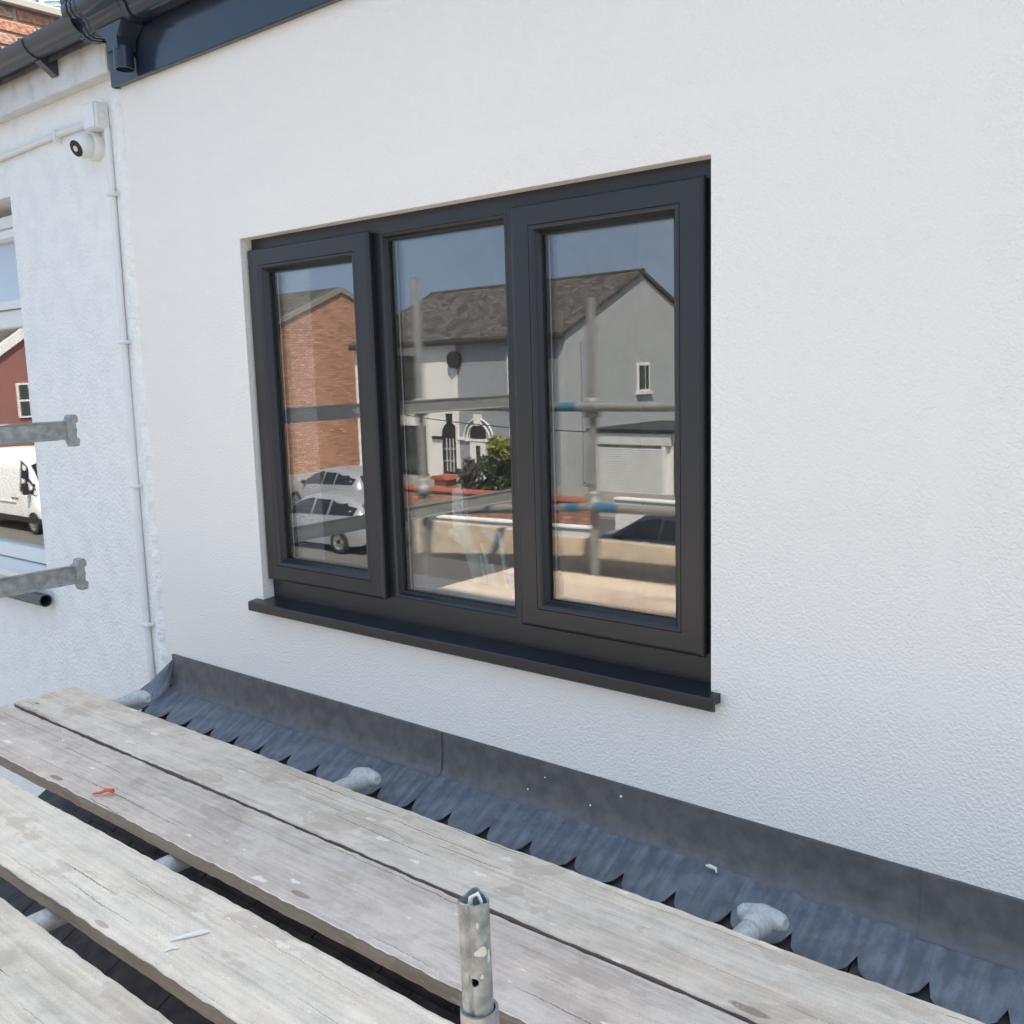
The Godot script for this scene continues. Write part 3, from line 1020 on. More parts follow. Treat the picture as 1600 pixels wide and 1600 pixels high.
	s.quad(low[0], low[1], low[2], low[3])
	part(g, "outlet_funnel", s, M.anthracite_gloss)
	s = Shape.new()
	s.pipe(Vector3(-3.292, 1.068, 0.068), Vector3(-3.292, 1.14, 0.068), 0.034, 0.030)
	part(g, "spout", s, M.anthracite_gloss)


func services():
	# junction box
	var t := thing("junction_box", "white plastic junction box above the security camera", "junction box", Vector3(-3.62, 0.93, -0.02))
	var s := Shape.new(); s.span(-3.672, -3.588, 0.935, 1.03, -0.031, 0.028, 0.007)
	part(t, "body", s, M.white_plastic)
	s = Shape.new(); s.lathe(Vector3(-3.588, 0.983, -0.002), Vector3(1, 0, 0), [Vector2(0.014, -0.001), Vector2(0.014, 0.002), Vector2(0.011, 0.004), Vector2(0, 0.004)])
	part(t, "knockout", s, M.white_plastic)
	s = Shape.new(); s.span(-3.668, -3.592, 0.939, 1.026, 0.0285, 0.033, 0.002)
	part(t, "lid", s, M.white_plastic)
	# conduit down the wall
	t = thing("conduit", "thin white conduit running down the wall beside the new render", "conduit", Vector3(-3.6, -1.3, -0.015))
	s = Shape.new()
	var pts := []
	for i in 24:
		var y := lerpf(0.94, -1.32, i / 23.0)
		pts.append(Vector3(-3.600 + 0.006 * sin(y * 2.3), y, -0.018 + 0.002 * sin(y * 5.0)))
	s.tube(pts, 0.0125, 14)
	part(t, "pipe", s, M.plain_white_paint)
	for y in [0.70, 0.15, -0.41, -0.97]:
		s = Shape.new()
		s.box(Vector3(-3.594 + 0.006 * sin(y * 2.3), y, -0.015), Vector3(0.052, 0.014, 0.034), 0.004)
		part(t, "clip", s, M.plain_white_paint)
	# conduit along the wall
	t = thing("conduit", "white conduit running level from the junction box along the roughcast", "conduit", Vector3(-4.5, 0.975, -0.02))
	s = Shape.new()
	pts = []
	for i in 30:
		var x := lerpf(-3.668, -6.4, i / 29.0)
		pts.append(Vector3(x, 0.975 + 0.008 * sin(x * 3.0) - 0.012 * exp(-absf(x + 3.66) * 8.0), -0.018))
	s.tube(pts, 0.0125, 14)
	part(t, "pipe", s, M.plain_white_paint)
	for x in [-3.97, -4.9]:
		s = Shape.new()
		s.box(Vector3(x, 0.972, -0.015), Vector3(0.014, 0.05, 0.034), 0.004)
		part(t, "clip", s, M.plain_white_paint)
	# security camera: a turret on a round base
	t = thing("security_camera", "white turret security camera with black lens ring on the roughcast wall", "camera", Vector3(-3.73, 0.89, -0.02))
	var c := Vector3(-3.695, 0.892, 0.0)
	s = Shape.new(); s.lathe(c + Vector3(0, 0, -0.031), Vector3(0, 0, 1), [Vector2(0.056, 0), Vector2(0.056, 0.016), Vector2(0.052, 0.028), Vector2(0.046, 0.034), Vector2(0, 0.034)])
	part(t, "base", s, M.white_plastic)
	var look := Vector3(0.10, -0.42, 0.88).normalized()
	var ball := c + Vector3(-0.004, -0.004, 0.022)
	s = Shape.new()
	var prof := []
	for i in 15:
		var a := -PI / 2 + (PI / 2 + 0.78) * i / 14.0
		prof.append(Vector2(0.047 * cos(a), 0.047 * sin(a)))
	prof.append(Vector2(0.031, 0.036)); prof.append(Vector2(0.0, 0.036))
	s.lathe(ball, look, prof, 28)
	part(t, "ball", s, M.white_plastic)
	s = Shape.new()
	s.lathe(ball, look, [Vector2(0.0305, 0.0355), Vector2(0.0305, 0.039), Vector2(0.028, 0.0405), Vector2(0.012, 0.0395), Vector2(0.0, 0.0395)], 24)
	var face := part(t, "lens_plate", s, M.black_rubber)
	s = Shape.new()
	s.lathe(ball, look, [Vector2(0.011, 0.0397), Vector2(0.0105, 0.0425), Vector2(0.007, 0.0415), Vector2(0.0, 0.0425)], 18)
	part(face, "lens", s, M.spacer)
	# stub of black pipe on the wall under the rails
	t = thing("pipe_stub", "short black plastic pipe with a broken open end on the roughcast", "pipe", Vector3(-4.7, -0.97, 0.0))
	s = Shape.new()
	s.pipe(Vector3(-6.2, -0.985, 0.012), Vector3(-4.41, -0.972, 0.012), 0.029, 0.024)
	part(t, "pipe", s, M.gutter_plastic)
	# brick chimney stack behind the gutter
	t = thing("chimney_stack", "red brick chimney stack with stone coping above the older house", "chimney", Vector3(-6.5, 1.3, -1.4))
	s = Shape.new(); s.span(-6.98, -6.008, 1.25, 2.155, -2.2, -0.308)
	part(t, "mortar_core", s, M.mortar)
	var bricks := []
	for v in 3:
		var q := Shape.new()
		q.box(Vector3.ZERO, Vector3(0.03, 0.064, 0.212 - 0.004 * v), 0.006)
		bricks.append(q.done())
	for row in 12:
		var y := 2.118 - row * 0.0765
		var off := 0.11 if row & 1 else 0.0
		var z := -2.2 + 0.11 + off
		while z < -0.35:
			var m := part(t, "brick", bricks[rng.randi() % 3], M["brick_%d" % (rng.randi() % 3)], true)
			m.position = Vector3(-6.012 + rng.randf_range(-0.004, 0.003), y, z) - t.position
			z += 0.2235
	s = Shape.new(); s.span(-7.03, -5.965, 2.155, 2.205, -2.25, -0.26, 0.008)
	part(t, "coping", s, M.stone_coping)
	t = thing("television_aerial", "grey metal television aerial bracket on the chimney coping", "aerial", Vector3(-6.1, 2.205, -1.05))
	s = Shape.new(); s.span(-6.11, -6.07, 2.206, 2.9, -1.08, -1.04, 0.004)
	part(t, "mast", s, M.dull_steel)
	for k in 4:
		s = Shape.new()
		s.tube([Vector3(-6.09, 2.235 + k * 0.028, -1.085), Vector3(-6.05, 2.26 + k * 0.028, -1.20 - 0.01 * k)], 0.006, 8)
		part(t, "rod", s, M.dull_steel)
	s = Shape.new(); s.tube([Vector3(-6.02, 2.21, -0.85), Vector3(-6.02, 2.8, -0.85)], 0.008, 8)
	part(t, "stay", s, M.dull_steel)


# ---------------------------------------------------------------- scaffold
func board_mesh(x0: float, x1: float, z0: float, z1: float, lane: int, seed_: int) -> Array:
	var top := Shape.new()
	var s := Shape.new()
	var n := FastNoiseLite.new(); n.seed = seed_; n.frequency = 2.2
	var n2 := FastNoiseLite.new(); n2.seed = seed_ + 50; n2.frequency = 19.0
	var th := 0.038
	var steps := int((x1 - x0) / 0.018)
	var shift := seed_ * 0.37
	var sec := func(i: int) -> Array:
		var x := lerpf(x0, x1, float(i) / steps)
		var wf := 0.0035 * n.get_noise_2d(x, 0.0) + 0.0022 * n2.get_noise_2d(x, 1.0)
		var wn := 0.0035 * n.get_noise_2d(x, 5.0) + 0.0026 * n2.get_noise_2d(x, 7.0)
		var y := DECK + 0.003 * n.get_noise_2d(x * 0.5, 11.0)
		var ch := 0.004 + 0.003 * n2.get_noise_2d(x, 21.0)
		var a := z0 + wf
		var b := z1 + wn
		# from the near bottom edge over the top to the far bottom edge
		return [[Vector3(x, y - th, b - 0.002), 1.19], [Vector3(x, y - ch, b), 1.01], [Vector3(x, y, b - ch), 0.985], [Vector3(x, y + 0.0012 * n.get_noise_2d(x, 31.0), lerpf(a, b, 0.5)), 0.5], [Vector3(x, y, a + ch), 0.015], [Vector3(x, y - ch, a), -0.01], [Vector3(x, y - th, a + 0.002), -0.19]]
	for i in steps:
		var p: Array = sec.call(i)
		var q: Array = sec.call(i + 1)
		var ua := (lerpf(x0, x1, float(i) / steps) + shift) / BOARD_LONG
		var ub := (lerpf(x0, x1, float(i + 1) / steps) + shift) / BOARD_LONG
		for j in p.size() - 1:
			var va: float = (lane + p[j][1]) / LANES
			var vb: float = (lane + p[j + 1][1]) / LANES
			(top if j >= 1 and j <= 4 else s).quad_uv(p[j][0], q[j][0], q[j + 1][0], p[j + 1][0], Vector2(ua, va), Vector2(ub, va), Vector2(ub, vb), Vector2(ua, vb), 1 if j in [2, 3] else -1)
		s.quad_uv(p[6][0], q[6][0], q[0][0], p[0][0], Vector2(ua, 0.1), Vector2(ub, 0.1), Vector2(ub, 0.3), Vector2(ua, 0.3))
	for e in [0, steps]:
		var p: Array = sec.call(e)
		for j in range(1, 6):
			var u0 := 0.5
			if e == 0: s.tri_uv(p[0][0], p[j][0], p[j + 1][0], Vector2(u0, 0.1), Vector2(u0, 0.2), Vector2(u0 + 0.02, 0.2))
			else: s.tri_uv(p[0][0], p[j + 1][0], p[j][0], Vector2(u0, 0.1), Vector2(u0, 0.2), Vector2(u0 + 0.02, 0.2))
	return [top, s]


func standard_tube(t: Node3D, at: Vector3, top: float, material: Material):
	var s := Shape.new()
	s.tube([Vector3(at.x, GROUND + 0.105, at.z), Vector3(at.x, top, at.z)], 0.0242, 20)
	part(t, "tube", s, material)


func cup(t: Node3D, at: Vector3, y: float):
	var s := Shape.new()
	s.lathe(Vector3(at.x, y, at.z), Vector3.UP, [Vector2(0.025, -0.06), Vector2(0.040, -0.055), Vector2(0.046, -0.03), Vector2(0.046, 0.0), Vector2(0.040, 0.002), Vector2(0.040, 0.03), Vector2(0.033, 0.045), Vector2(0.025, 0.05)], 18)
	part(t, "coupler", s, M.dull_steel)


func rail(called: String, label: String, a: Vector3, b: Vector3, group: String, painted: Array = []):
	var t := thing(called, label, "rail", a, group)
	var s := Shape.new()
	s.tube([a, b], 0.0242, 18)
	part(t, "tube", s, M.dull_steel)
	for p in painted:
		s = Shape.new()
		s.tube([a.lerp(b, p[0]), a.lerp(b, p[1])], 0.0247, 18)
		part(t, "blue_band", s, M.blue_paint)


func scaffold():
	var g := "scaffold boards of the working platform"
	# z0, z1, label, lane
	var rows := [
		[0.362, 0.584, "weathered scaffold board beside the lead flashing", 0],
		[0.598, 0.824, "scaffold board with orange scrap, second out from lead flashing", 1],
		[0.896, 1.124, "scaffold board with white strip of filler, third out from lead flashing", 2],
		[1.192, 1.418, "scaffold board, fourth out from the lead flashing, crossed by the edge of sunlight", 3],
		[1.432, 1.655, "scaffold board, fifth out from the lead flashing", 0],
		[1.665, 1.888, "scaffold board, sixth out from the lead flashing", 1],
		[1.895, 2.118, "scaffold board, seventh out, along the gap by the toe board", 2]]
	for i in rows.size():
		var r = rows[i]
		var t := thing("scaffold_board", r[2], "board", Vector3(-1.5, DECK - 0.038, (r[0] + r[1]) / 2), g)
		var bm := board_mesh(-3.465, 0.95, r[0], r[1], r[3], 100 + i)
		part(t, "plank", bm[0], M.scaffold_board_wood)
		part(t, "sawn_edge", bm[1], M.sawn_edge_wood)
		for x in [-3.462]:
			var e := Shape.new()
			e.span(x - 0.0035, x - 0.002, DECK - 0.034, DECK - 0.004, r[0] + 0.02, r[1] - 0.02)
			part(t, "end_band", e, M.dull_steel)
	# transoms under the boards with hammerhead ends
	for x in [-3.322, -2.091, -0.848, 0.40]:
		var t := thing("transom_tube", ["galvanised transom tube whose hammerhead end shows beside foot of the conduit", "galvanised transom tube whose hammerhead end shows below the lead sheet joint under window", "galvanised transom tube whose hammerhead end lies opposite the open spigot standard", "galvanised transom tube under the boards beyond the second lead joint"][[-3.322, -2.091, -0.848, 0.40].find(x)], "tube", Vector3(x, DECK - 0.065, 1.2), "transom tubes under the boards")
		var s := Shape.new()
		s.tube([Vector3(x, DECK - 0.066, 0.19), Vector3(x, DECK - 0.066, 2.3)], 0.0245, 20)
		part(t, "tube", s, M.spangled_zinc)
		s = Shape.new()
		var pr := []
		var hx := 0.054
		for k in 13:
			var u := -1.0 + 2.0 * k / 12.0
			pr.append(Vector3(x + u * hx, DECK - 0.064 + 0.004 * u, 0.186 + 0.006 * u * u))
		s.tube(pr, [0.012, 0.019, 0.0215, 0.0225, 0.0235, 0.0255, 0.0265, 0.0255, 0.0235, 0.0225, 0.0215, 0.019, 0.012], 18, true)
		part(t, "hammerhead", s, M.spangled_zinc)
		s = Shape.new()
		s.tube([Vector3(x, DECK - 0.066, 0.196), Vector3(x, DECK - 0.066, 0.25)], [0.034, 0.0255], 20, false)
		part(t, "weld_collar", s, M.spangled_zinc)
	# standard with open spigot between the third and fourth boards
	var sp := Vector3(-0.775, 0, 1.161)
	var st := thing("scaffold_standard", "galvanised scaffold standard with open spigot top rising through the boards", "scaffold tube", Vector3(sp.x, GROUND + 0.1, sp.z))
	var s := Shape.new()
	s.pipe(Vector3(sp.x, GROUND + 0.105, sp.z), Vector3(sp.x, -0.797, sp.z), 0.0245, 0.0208, 36)
	part(st, "tube", s, M.galvanised)
	s = Shape.new()
	var seg := 96
	var rws := 120
	var y0 := -0.95
	var y1 := -0.652
	var hole := Vector2(0.02, -0.752)   # angle and height of the drilled hole
	var toward := atan2(-sp.x, 2.0 - sp.z) + hole.x - 0.10
	var P := func(k: int, r: int, rad: float) -> Vector3:
		var a := TAU * k / seg
		var y := lerpf(y0, y1, float(r) / rws)
		var rr: float = rad
		# points inside the drilled hole move out to its rim
		var off := Vector2(wrapf(a - toward - hole.x + 0.10, -PI, PI) * 0.0195, y - hole.y)
		if off.length() < 0.0056 and off.length() > 1e-5:
			off = off.normalized() * 0.0056
			a = toward + hole.x - 0.10 + off.x / 0.0195
			y = hole.y + off.y
		# pressed seam: a crease down the side that opens at the top
		var da := wrapf(a - toward + 0.35, -PI, PI)
		rr -= 0.0035 * exp(-da * da / 0.02)
		var db := wrapf(a - toward - 2.6, -PI, PI)
		rr -= 0.003 * exp(-db * db / 0.03)
		if r == rws: y += 0.0035 * sin(a * 2.0 + 0.6) - 0.002 * sin(a * 3.0)
		var lean := (y - y0) * 0.012
		return Vector3(sp.x + rr * sin(a) - lean, y, sp.z + rr * cos(a))
	for r in rws:
		for k in seg:
			var inside := true
			for c in [[0, 0], [1, 0], [0, 1], [1, 1]]:
				var a: float = TAU * (k + c[0]) / seg
				var y: float = lerpf(y0, y1, float(r + c[1]) / rws)
				var da := wrapf(a - toward - hole.x + 0.10, -PI, PI) * 0.0195
				if da * da + (y - hole.y) * (y - hole.y) >= 0.0056 * 0.0056: inside = false
			if inside: continue
			s.quad(P.call(k, r, 0.0197), P.call(k + 1, r, 0.0197), P.call(k + 1, r + 1, 0.0197), P.call(k, r + 1, 0.0197), 1)
			s.quad(P.call(k + 1, r, 0.0168), P.call(k, r, 0.0168), P.call(k, r + 1, 0.0168), P.call(k + 1, r + 1, 0.0168), 2)
	for k in seg:
		s.quad(P.call(k, rws, 0.0197), P.call(k + 1, rws, 0.0197), P.call(k + 1, rws, 0.0168), P.call(k, rws, 0.0168))
	part(st, "spigot", s, M.spattered_steel)
	s = Shape.new()
	s.tube([Vector3(sp.x - 0.006, -0.70, sp.z + 0.004), Vector3(sp.x - 0.005, -0.665, sp.z + 0.006), Vector3(sp.x - 0.004, -0.648, sp.z + 0.004), Vector3(sp.x + 0.002, -0.643, sp.z - 0.002), Vector3(sp.x + 0.004, -0.655, sp.z - 0.006), Vector3(sp.x + 0.004, -0.69, sp.z - 0.008)], [0.002, 0.0035, 0.003, 0.0028, 0.0022, 0.0015], 8)
	part(st, "paint_skin", s, M.white_spatter)
	for q in [[0.45, -0.712, 0.0085, 0.0065], [1.0, -0.722, 0.0025, 0.009], [0.42, -0.745, 0.0025, 0.003], [0.26, -0.676, 0.0014, 0.004]]:
		s = Shape.new()
		for k in 14:
			var a0 := TAU * k / 14.0
			var a1 := TAU * (k + 1) / 14.0
			var W := func(a: float, f: float) -> Vector3:
				var w := 1.0 + 0.18 * sin(a * 3.0 + q[0] * 9.0)
				var an: float = toward + q[0] + f * w * cos(a) * q[2] / 0.0197
				var yy: float = q[1] + f * w * sin(a) * q[3]
				return Vector3(sp.x + 0.0201 * sin(an) - (yy - y0) * 0.012, yy, sp.z + 0.0201 * cos(an))
			s.tri(W.call(0.0, 0.0), W.call(a0, 0.5), W.call(a1, 0.5), 1)
			s.quad(W.call(a0, 0.5), W.call(a0, 1.0), W.call(a1, 1.0), W.call(a1, 0.5), 1)
		part(st, "paint_splash", s, M.cream_spatter)
	# end guard rails: flat galvanised transoms running out from the wall
	var heights := [-0.166, -0.686]
	var lab := ["upper flat galvanised end rail with cast lug beside the white window", "lower flat galvanised end rail with cast lug above the black pipe stub"]
	for i in 2:
		var y: float = heights[i]
		var x := -3.46
		var z0: float = [0.303, 0.320][i]
		var t := thing("end_rail", lab[i], "rail", Vector3(x, y, z0), "end guard rails")
		s = Shape.new()
		s.prism(PackedVector2Array([Vector2(-0.012, -0.030), Vector2(0.016, -0.034), Vector2(0.016, -0.029), Vector2(0.010, -0.026), Vector2(0.010, 0.026), Vector2(0.016, 0.029), Vector2(0.016, 0.034), Vector2(-0.012, 0.031)]), Vector3(x, y, z0 + 0.012), Vector3(1, 0, 0), Vector3(0, 1, 0), Vector3(0, 0, 1.83))
		part(t, "flat_bar", s, M.dull_steel)
		s = Shape.new()
		s.prism(PackedVector2Array([Vector2(-0.028, 0.046), Vector2(-0.030, 0.030), Vector2(-0.020, 0.022), Vector2(-0.021, 0.006), Vector2(-0.024, 0.0), Vector2(-0.021, -0.006), Vector2(-0.020, -0.026), Vector2(-0.030, -0.034), Vector2(-0.027, -0.058), Vector2(-0.004, -0.060), Vector2(0.004, -0.036), Vector2(0.012, -0.030), Vector2(0.012, 0.032), Vector2(0.002, 0.036), Vector2(-0.002, 0.052), Vector2(-0.022, 0.054)]), Vector3(x - 0.02, y, z0), Vector3(0, 0, 1), Vector3(0, 1, 0), Vector3(0.042, 0, 0))
		part(t, "end_lug", s, M.dull_steel)
		s = Shape.new()
		for k in range(8, 22):
			var z := z0 + 0.05 + k * 0.02
			var zz := z + 0.021
			var w := 0.004 + 0.003 * sin(k * 2.1)
			s.quad(Vector3(x + 0.0165, y + 0.0345 - w, z), Vector3(x + 0.0165, y + 0.0345, z), Vector3(x + 0.0165, y + 0.0345, zz), Vector3(x + 0.0165, y + 0.0345 - 0.004 - 0.003 * sin((k + 1) * 2.1), zz), 1)
		if i == 0: part(t, "mortar_smear", s, M.white_spatter)
	t_standard(Vector3(-3.46, 0, 2.16), 0.35, "plain steel scaffold standard carrying the flat end rails")
	t_standard(Vector3(-4.31, 0, 2.18), 0.57, "steel scaffold standard at the far corner of the guard rails")
	t_standard(Vector3(-2.995, 0, 2.18), 0.36, "steel scaffold standard midway along the guard rails")
	t_standard(Vector3(0.6, 0, 2.18), 0.36, "steel scaffold standard at the near end of the guard rails")
	rail("guard_rail", "upper steel guard rail with blue painted bands along the street side", Vector3(-4.55, -0.206, 2.135), Vector3(0.7, -0.20, 2.135), "street side guard rails", [[0.085, 0.11], [0.262, 0.284]])
	rail("guard_rail", "sloping lower steel guard rail between the far standards", Vector3(-4.50, -0.87, 2.135), Vector3(-2.99, -0.735, 2.135), "street side guard rails", [[0.16, 0.3], [0.9, 0.96]])
	rail("guard_rail", "lower steel guard rail running from the middle standard", Vector3(-2.985, -0.735, 2.13), Vector3(0.7, -0.66, 2.13), "street side guard rails", [[0.01, 0.05]])
	# toe board on edge
	s = Shape.new()
	s.span(-4.55, 0.95, DECK - 0.08, -0.945, 2.32, 2.358, 0.004)
	single("toe_board", s, M.scaffold_board_wood_far, "scaffold board on edge as toe board on the street side", "board")


func t_standard(at: Vector3, top: float, label: String):
	var t := thing("scaffold_standard", label, "scaffold tube", Vector3(at.x, GROUND + 0.1, at.z), "street side scaffold standards")
	standard_tube(t, at, top, M.dull_steel)
	for y in [-0.206, -0.70]: cup(t, at, y)


# ---------------------------------------------------------------- inside the room
func room_contents():
	var s: Shape
	# pale spindle chair
	var t := thing("spindle_chair", "pale green spindle-back chair behind the middle pane of dark window", "chair", Vector3(-2.3, -1.65, -0.6))
	var z := -0.55
	s = Shape.new()
	var slab := PackedVector2Array()
	for k in 9:
		var a := PI * k / 8.0
		slab.append(Vector2(0.027 * cos(a), 0.165 + 0.027 * sin(a)))
	slab.append(Vector2(-0.027, 0)); slab.append(Vector2(0.027, 0))
	slab.reverse()
	s.prism(slab, Vector3(-2.376, -0.60, z - 0.03), Vector3(1, 0, 0), Vector3(0, 1, 0), Vector3(0, 0, 0.025))
	part(t, "back_post", s, M.white_plastic)
	s = Shape.new()
	s.tube([Vector3(-2.372, -0.472, z), Vector3(-2.35, -0.53, z), Vector3(-2.335, -0.58, z), Vector3(-2.31, -0.65, z), Vector3(-2.287, -0.76, z), Vector3(-2.25, -1.62, z)], [0.013, 0.02, 0.024, 0.024, 0.012, 0.012], 12)
	part(t, "turned_post", s, M.pale_green_paint)
	s = Shape.new()
	s.tube([Vector3(-2.41, -0.575, z), Vector3(-2.37, -0.585, z), Vector3(-2.33, -0.60, z)], [0.016, 0.022, 0.022], 12)
	part(t, "rail_end", s, M.pale_green_paint)
	for q in [[-2.291, -0.65, -2.255], [-2.277, -0.605, -2.228], [-2.235, -0.674, -2.212], [-2.194, -0.557, -2.16]]:
		s = Shape.new()
		s.tube([Vector3(q[0], q[1], z - 0.02), Vector3(q[2], -0.80, z - 0.02), Vector3(q[2] + 0.02, -1.2, z - 0.02)], 0.0085, 10)
		part(t, "spindle", s, M.pale_green_paint)
	s = Shape.new()
	s.span(-2.40, -2.1, -1.22, -1.18, -0.95, -0.5, 0.01)
	part(t, "seat", s, M.pale_green_paint)
	for q in [[-2.36, -0.9], [-2.14, -0.9], [-2.14, -0.53]]:
		s = Shape.new(); s.tube([Vector3(q[0], -1.65, q[1]), Vector3(q[0], -1.22, q[1])], 0.014, 10)
		part(t, "leg", s, M.pale_green_paint)
	s = Shape.new()
	s.prism(PackedVector2Array([Vector2(-2.30, -0.565), Vector2(-2.205, -0.568), Vector2(-2.197, -0.63), Vector2(-2.22, -0.60), Vector2(-2.26, -0.585)]), Vector3(0, 0, z - 0.04), Vector3(1, 0, 0), Vector3(0, 1, 0), Vector3(0, 0, 0.006))
	single("blue_cloth", s, M.blue_cloth, "bright blue cloth hung over the pale spindle chair", "cloth")
	s = Shape.new()
	s.lathe(Vector3(-2.105, -0.70, z), Vector3(0, 1, 0.2), [Vector2(0, -0.03), Vector2(0.04, -0.03), Vector2(0.042, 0.02), Vector2(0.036, 0.02), Vector2(0.034, -0.02), Vector2(0, -0.02)], 20)
	part(thing("blue_bowl", "small blue plastic bowl beside the pale spindle chair", "bowl", Vector3(-2.105, -0.73, z)), "bowl", s, M.blue_cloth)


# ---------------------------------------------------------------- houses across the street, seen in the panes
func sash_window(t: Node3D, x: float, y0: float, w: float, h: float, z: float, frame: Material, face := 1.0):
	# faces -z in the house's own axes when face is 1
	var s := Shape.new()
	s.span(x - w / 2, x + w / 2, y0, y0 + h, z - 0.03, z + 0.05)
	var f := part(t, "window", s, M.far_pane, true)
	s = Shape.new()
	s.wall(x - w / 2 - 0.02, x + w / 2 + 0.02, y0 - 0.02, y0 + h + 0.02, z + 0.02, z - 0.06, [[x - w / 2 + 0.07, x + w / 2 - 0.07, y0 + 0.07, y0 + h * 0.5 - 0.03], [x - w / 2 + 0.07, x + w / 2 - 0.07, y0 + h * 0.5 + 0.03, y0 + h - 0.07]])
	part(f, "frame", s, frame)
	s = Shape.new(); s.span(x - w / 2 - 0.12, x + w / 2 + 0.12, y0 - 0.14, y0 - 0.03, z - 0.14, z + 0.02, 0.01)
	part(f, "sill", s, frame)


func arch_poly(x: float, y0: float, w: float, h: float) -> PackedVector2Array:
	var p := PackedVector2Array([Vector2(x - w / 2, y0), Vector2(x + w / 2, y0)])
	for k in 13:
		var a := PI * k / 12.0
		p.append(Vector2(x + w / 2 * cos(a), y0 + h - w / 2 + w / 2 * sin(a)))
	return p


func houses_opposite():
	# local axes: x along the front (negative = away from the gable end), z away from us
	var turn := deg_to_rad(4.0)
	var at := Vector3(-21.776, GROUND, 27.438)
	var eave := 1.30 - GROUND
	var top := 3.65 - GROUND
	var half := 4.78
	var t := thing("semi_detached_house", "grey and white pair of houses with mossy slate roof across the street", "house", at, "", turn)
	var split := -5.95
	var far := -12.6
	var s := Shape.new()
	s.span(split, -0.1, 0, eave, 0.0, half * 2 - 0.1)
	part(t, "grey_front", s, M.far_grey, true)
	s = Shape.new()
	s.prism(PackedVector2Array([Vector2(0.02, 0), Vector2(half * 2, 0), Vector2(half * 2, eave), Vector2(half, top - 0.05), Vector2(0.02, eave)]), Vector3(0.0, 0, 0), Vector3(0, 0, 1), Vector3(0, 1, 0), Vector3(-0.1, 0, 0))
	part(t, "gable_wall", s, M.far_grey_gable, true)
	s = Shape.new()
	s.span(far, split - 0.002, 0, eave, -0.02, half * 2 - 0.1)
	part(t, "white_front", s, M.far_white, true)
	s = Shape.new(); s.span(split - 0.10, split + 0.10, 0.5, eave, -0.06, -0.021)
	part(t, "pilaster", s, M.far_white, true)
	s = Shape.new(); s.span(-0.34, 0.012, 0.0, eave - 0.1, -0.03, 0.0)
	part(t, "quoin_strip", s, M.far_grey_gable, true)
	s = Shape.new()
	s.prism(PackedVector2Array([Vector2(-0.28, eave - 0.12), Vector2(half, top), Vector2(half * 2 + 0.2, eave - 0.1), Vector2(half * 2 + 0.2, eave + 0.06), Vector2(half, top + 0.14), Vector2(-0.28, eave + 0.02)]), Vector3(far - 0.1, 0, 0), Vector3(0, 0, 1), Vector3(0, 1, 0), Vector3(-far + 0.22, 0, 0))
	var rf := part(t, "roof", s, M.far_slate, true)
	s = Shape.new(); s.tube([Vector3(far, top + 0.13, half), Vector3(0.12, top + 0.13, half)], 0.09, 10)
	part(rf, "ridge_tiles", s, M.far_tile)
	s = Shape.new(); s.span(far, 0.05, eave - 0.22, eave - 0.06, -0.36, -0.22, 0.03)
	part(t, "gutter", s, M.far_dark, true)
	s = Shape.new(); s.tube([Vector3(0.07, 0.2, 0.9), Vector3(0.07, eave - 0.3, 0.9)], 0.05, 10)
	part(t, "downpipe", s, M.far_grey, true)
	# octagonal black plaque over the party line
	s = Shape.new()
	var oc := PackedVector2Array()
	for k in 8:
		var a := TAU * (k + 0.5) / 8.0
		oc.append(Vector2(-5.9 + 0.36 * cos(a), 0.48 - GROUND + 0.36 * sin(a)))
	oc.reverse()
	s.prism(oc, Vector3(0, 0, -0.02), Vector3(1, 0, 0), Vector3(0, 1, 0), Vector3(0, 0, -0.22))
	part(t, "octagonal_vent", s, M.far_dark, true)
	# windows: white house
	for q in [[-9.0, -1.15, 1.75, 1.85], [-8.9, -4.28, 1.9, 2.0]]:
		sash_window(t, q[0], q[1] - GROUND, q[2], q[3], -0.03, M.far_dark)
	# grey house
	for q in [[-2.3, -1.18, 1.3, 1.85], [-2.25, -3.70, 1.35, 1.45]]:
		sash_window(t, q[0], q[1] - GROUND, q[2], q[3], -0.02, M.far_white)
	# gable window faces +x
	s = Shape.new(); s.span(0.0, 0.06, -1.02 - GROUND, 0.13 - GROUND, 4.38, 5.22, 0.01)
	var gw := part(t, "gable_window", s, M.far_white, true)
	s = Shape.new(); s.span(0.061, 0.066, -0.92 - GROUND, 0.03 - GROUND, 4.48, 4.86)
	part(gw, "pane", s, M.far_pane)
	s = Shape.new(); s.span(0.061, 0.066, -0.92 - GROUND, 0.03 - GROUND, 4.90, 5.12)
	part(gw, "pane", s, M.far_pane)
	s = Shape.new(); s.span(0.0, 0.14, -1.12 - GROUND, -1.03 - GROUND, 4.3, 5.35)
	part(gw, "sill", s, M.far_white)
	# doors
	s = Shape.new(); s.prism(reversed(arch_poly(-6.42, 0.05, 0.95, 2.35)), Vector3(0, 0, -0.025), Vector3(1, 0, 0), Vector3(0, 1, 0), Vector3(0, 0, -0.03))
	var d1 := part(t, "dark_door", s, M.far_dark, true)
	for k in 3:
		s = Shape.new(); s.span(-6.62 + k * 0.2, -6.58 + k * 0.2, 0.35, 1.75, -0.09, -0.06)
		part(d1, "door_bar", s, M.clear_lens)
	for k in 2:
		s = Shape.new(); s.span(-6.75, -6.1, 0.78 + k * 0.5, 0.82 + k * 0.5, -0.1, -0.062)
		part(d1, "door_bar", s, M.clear_lens)
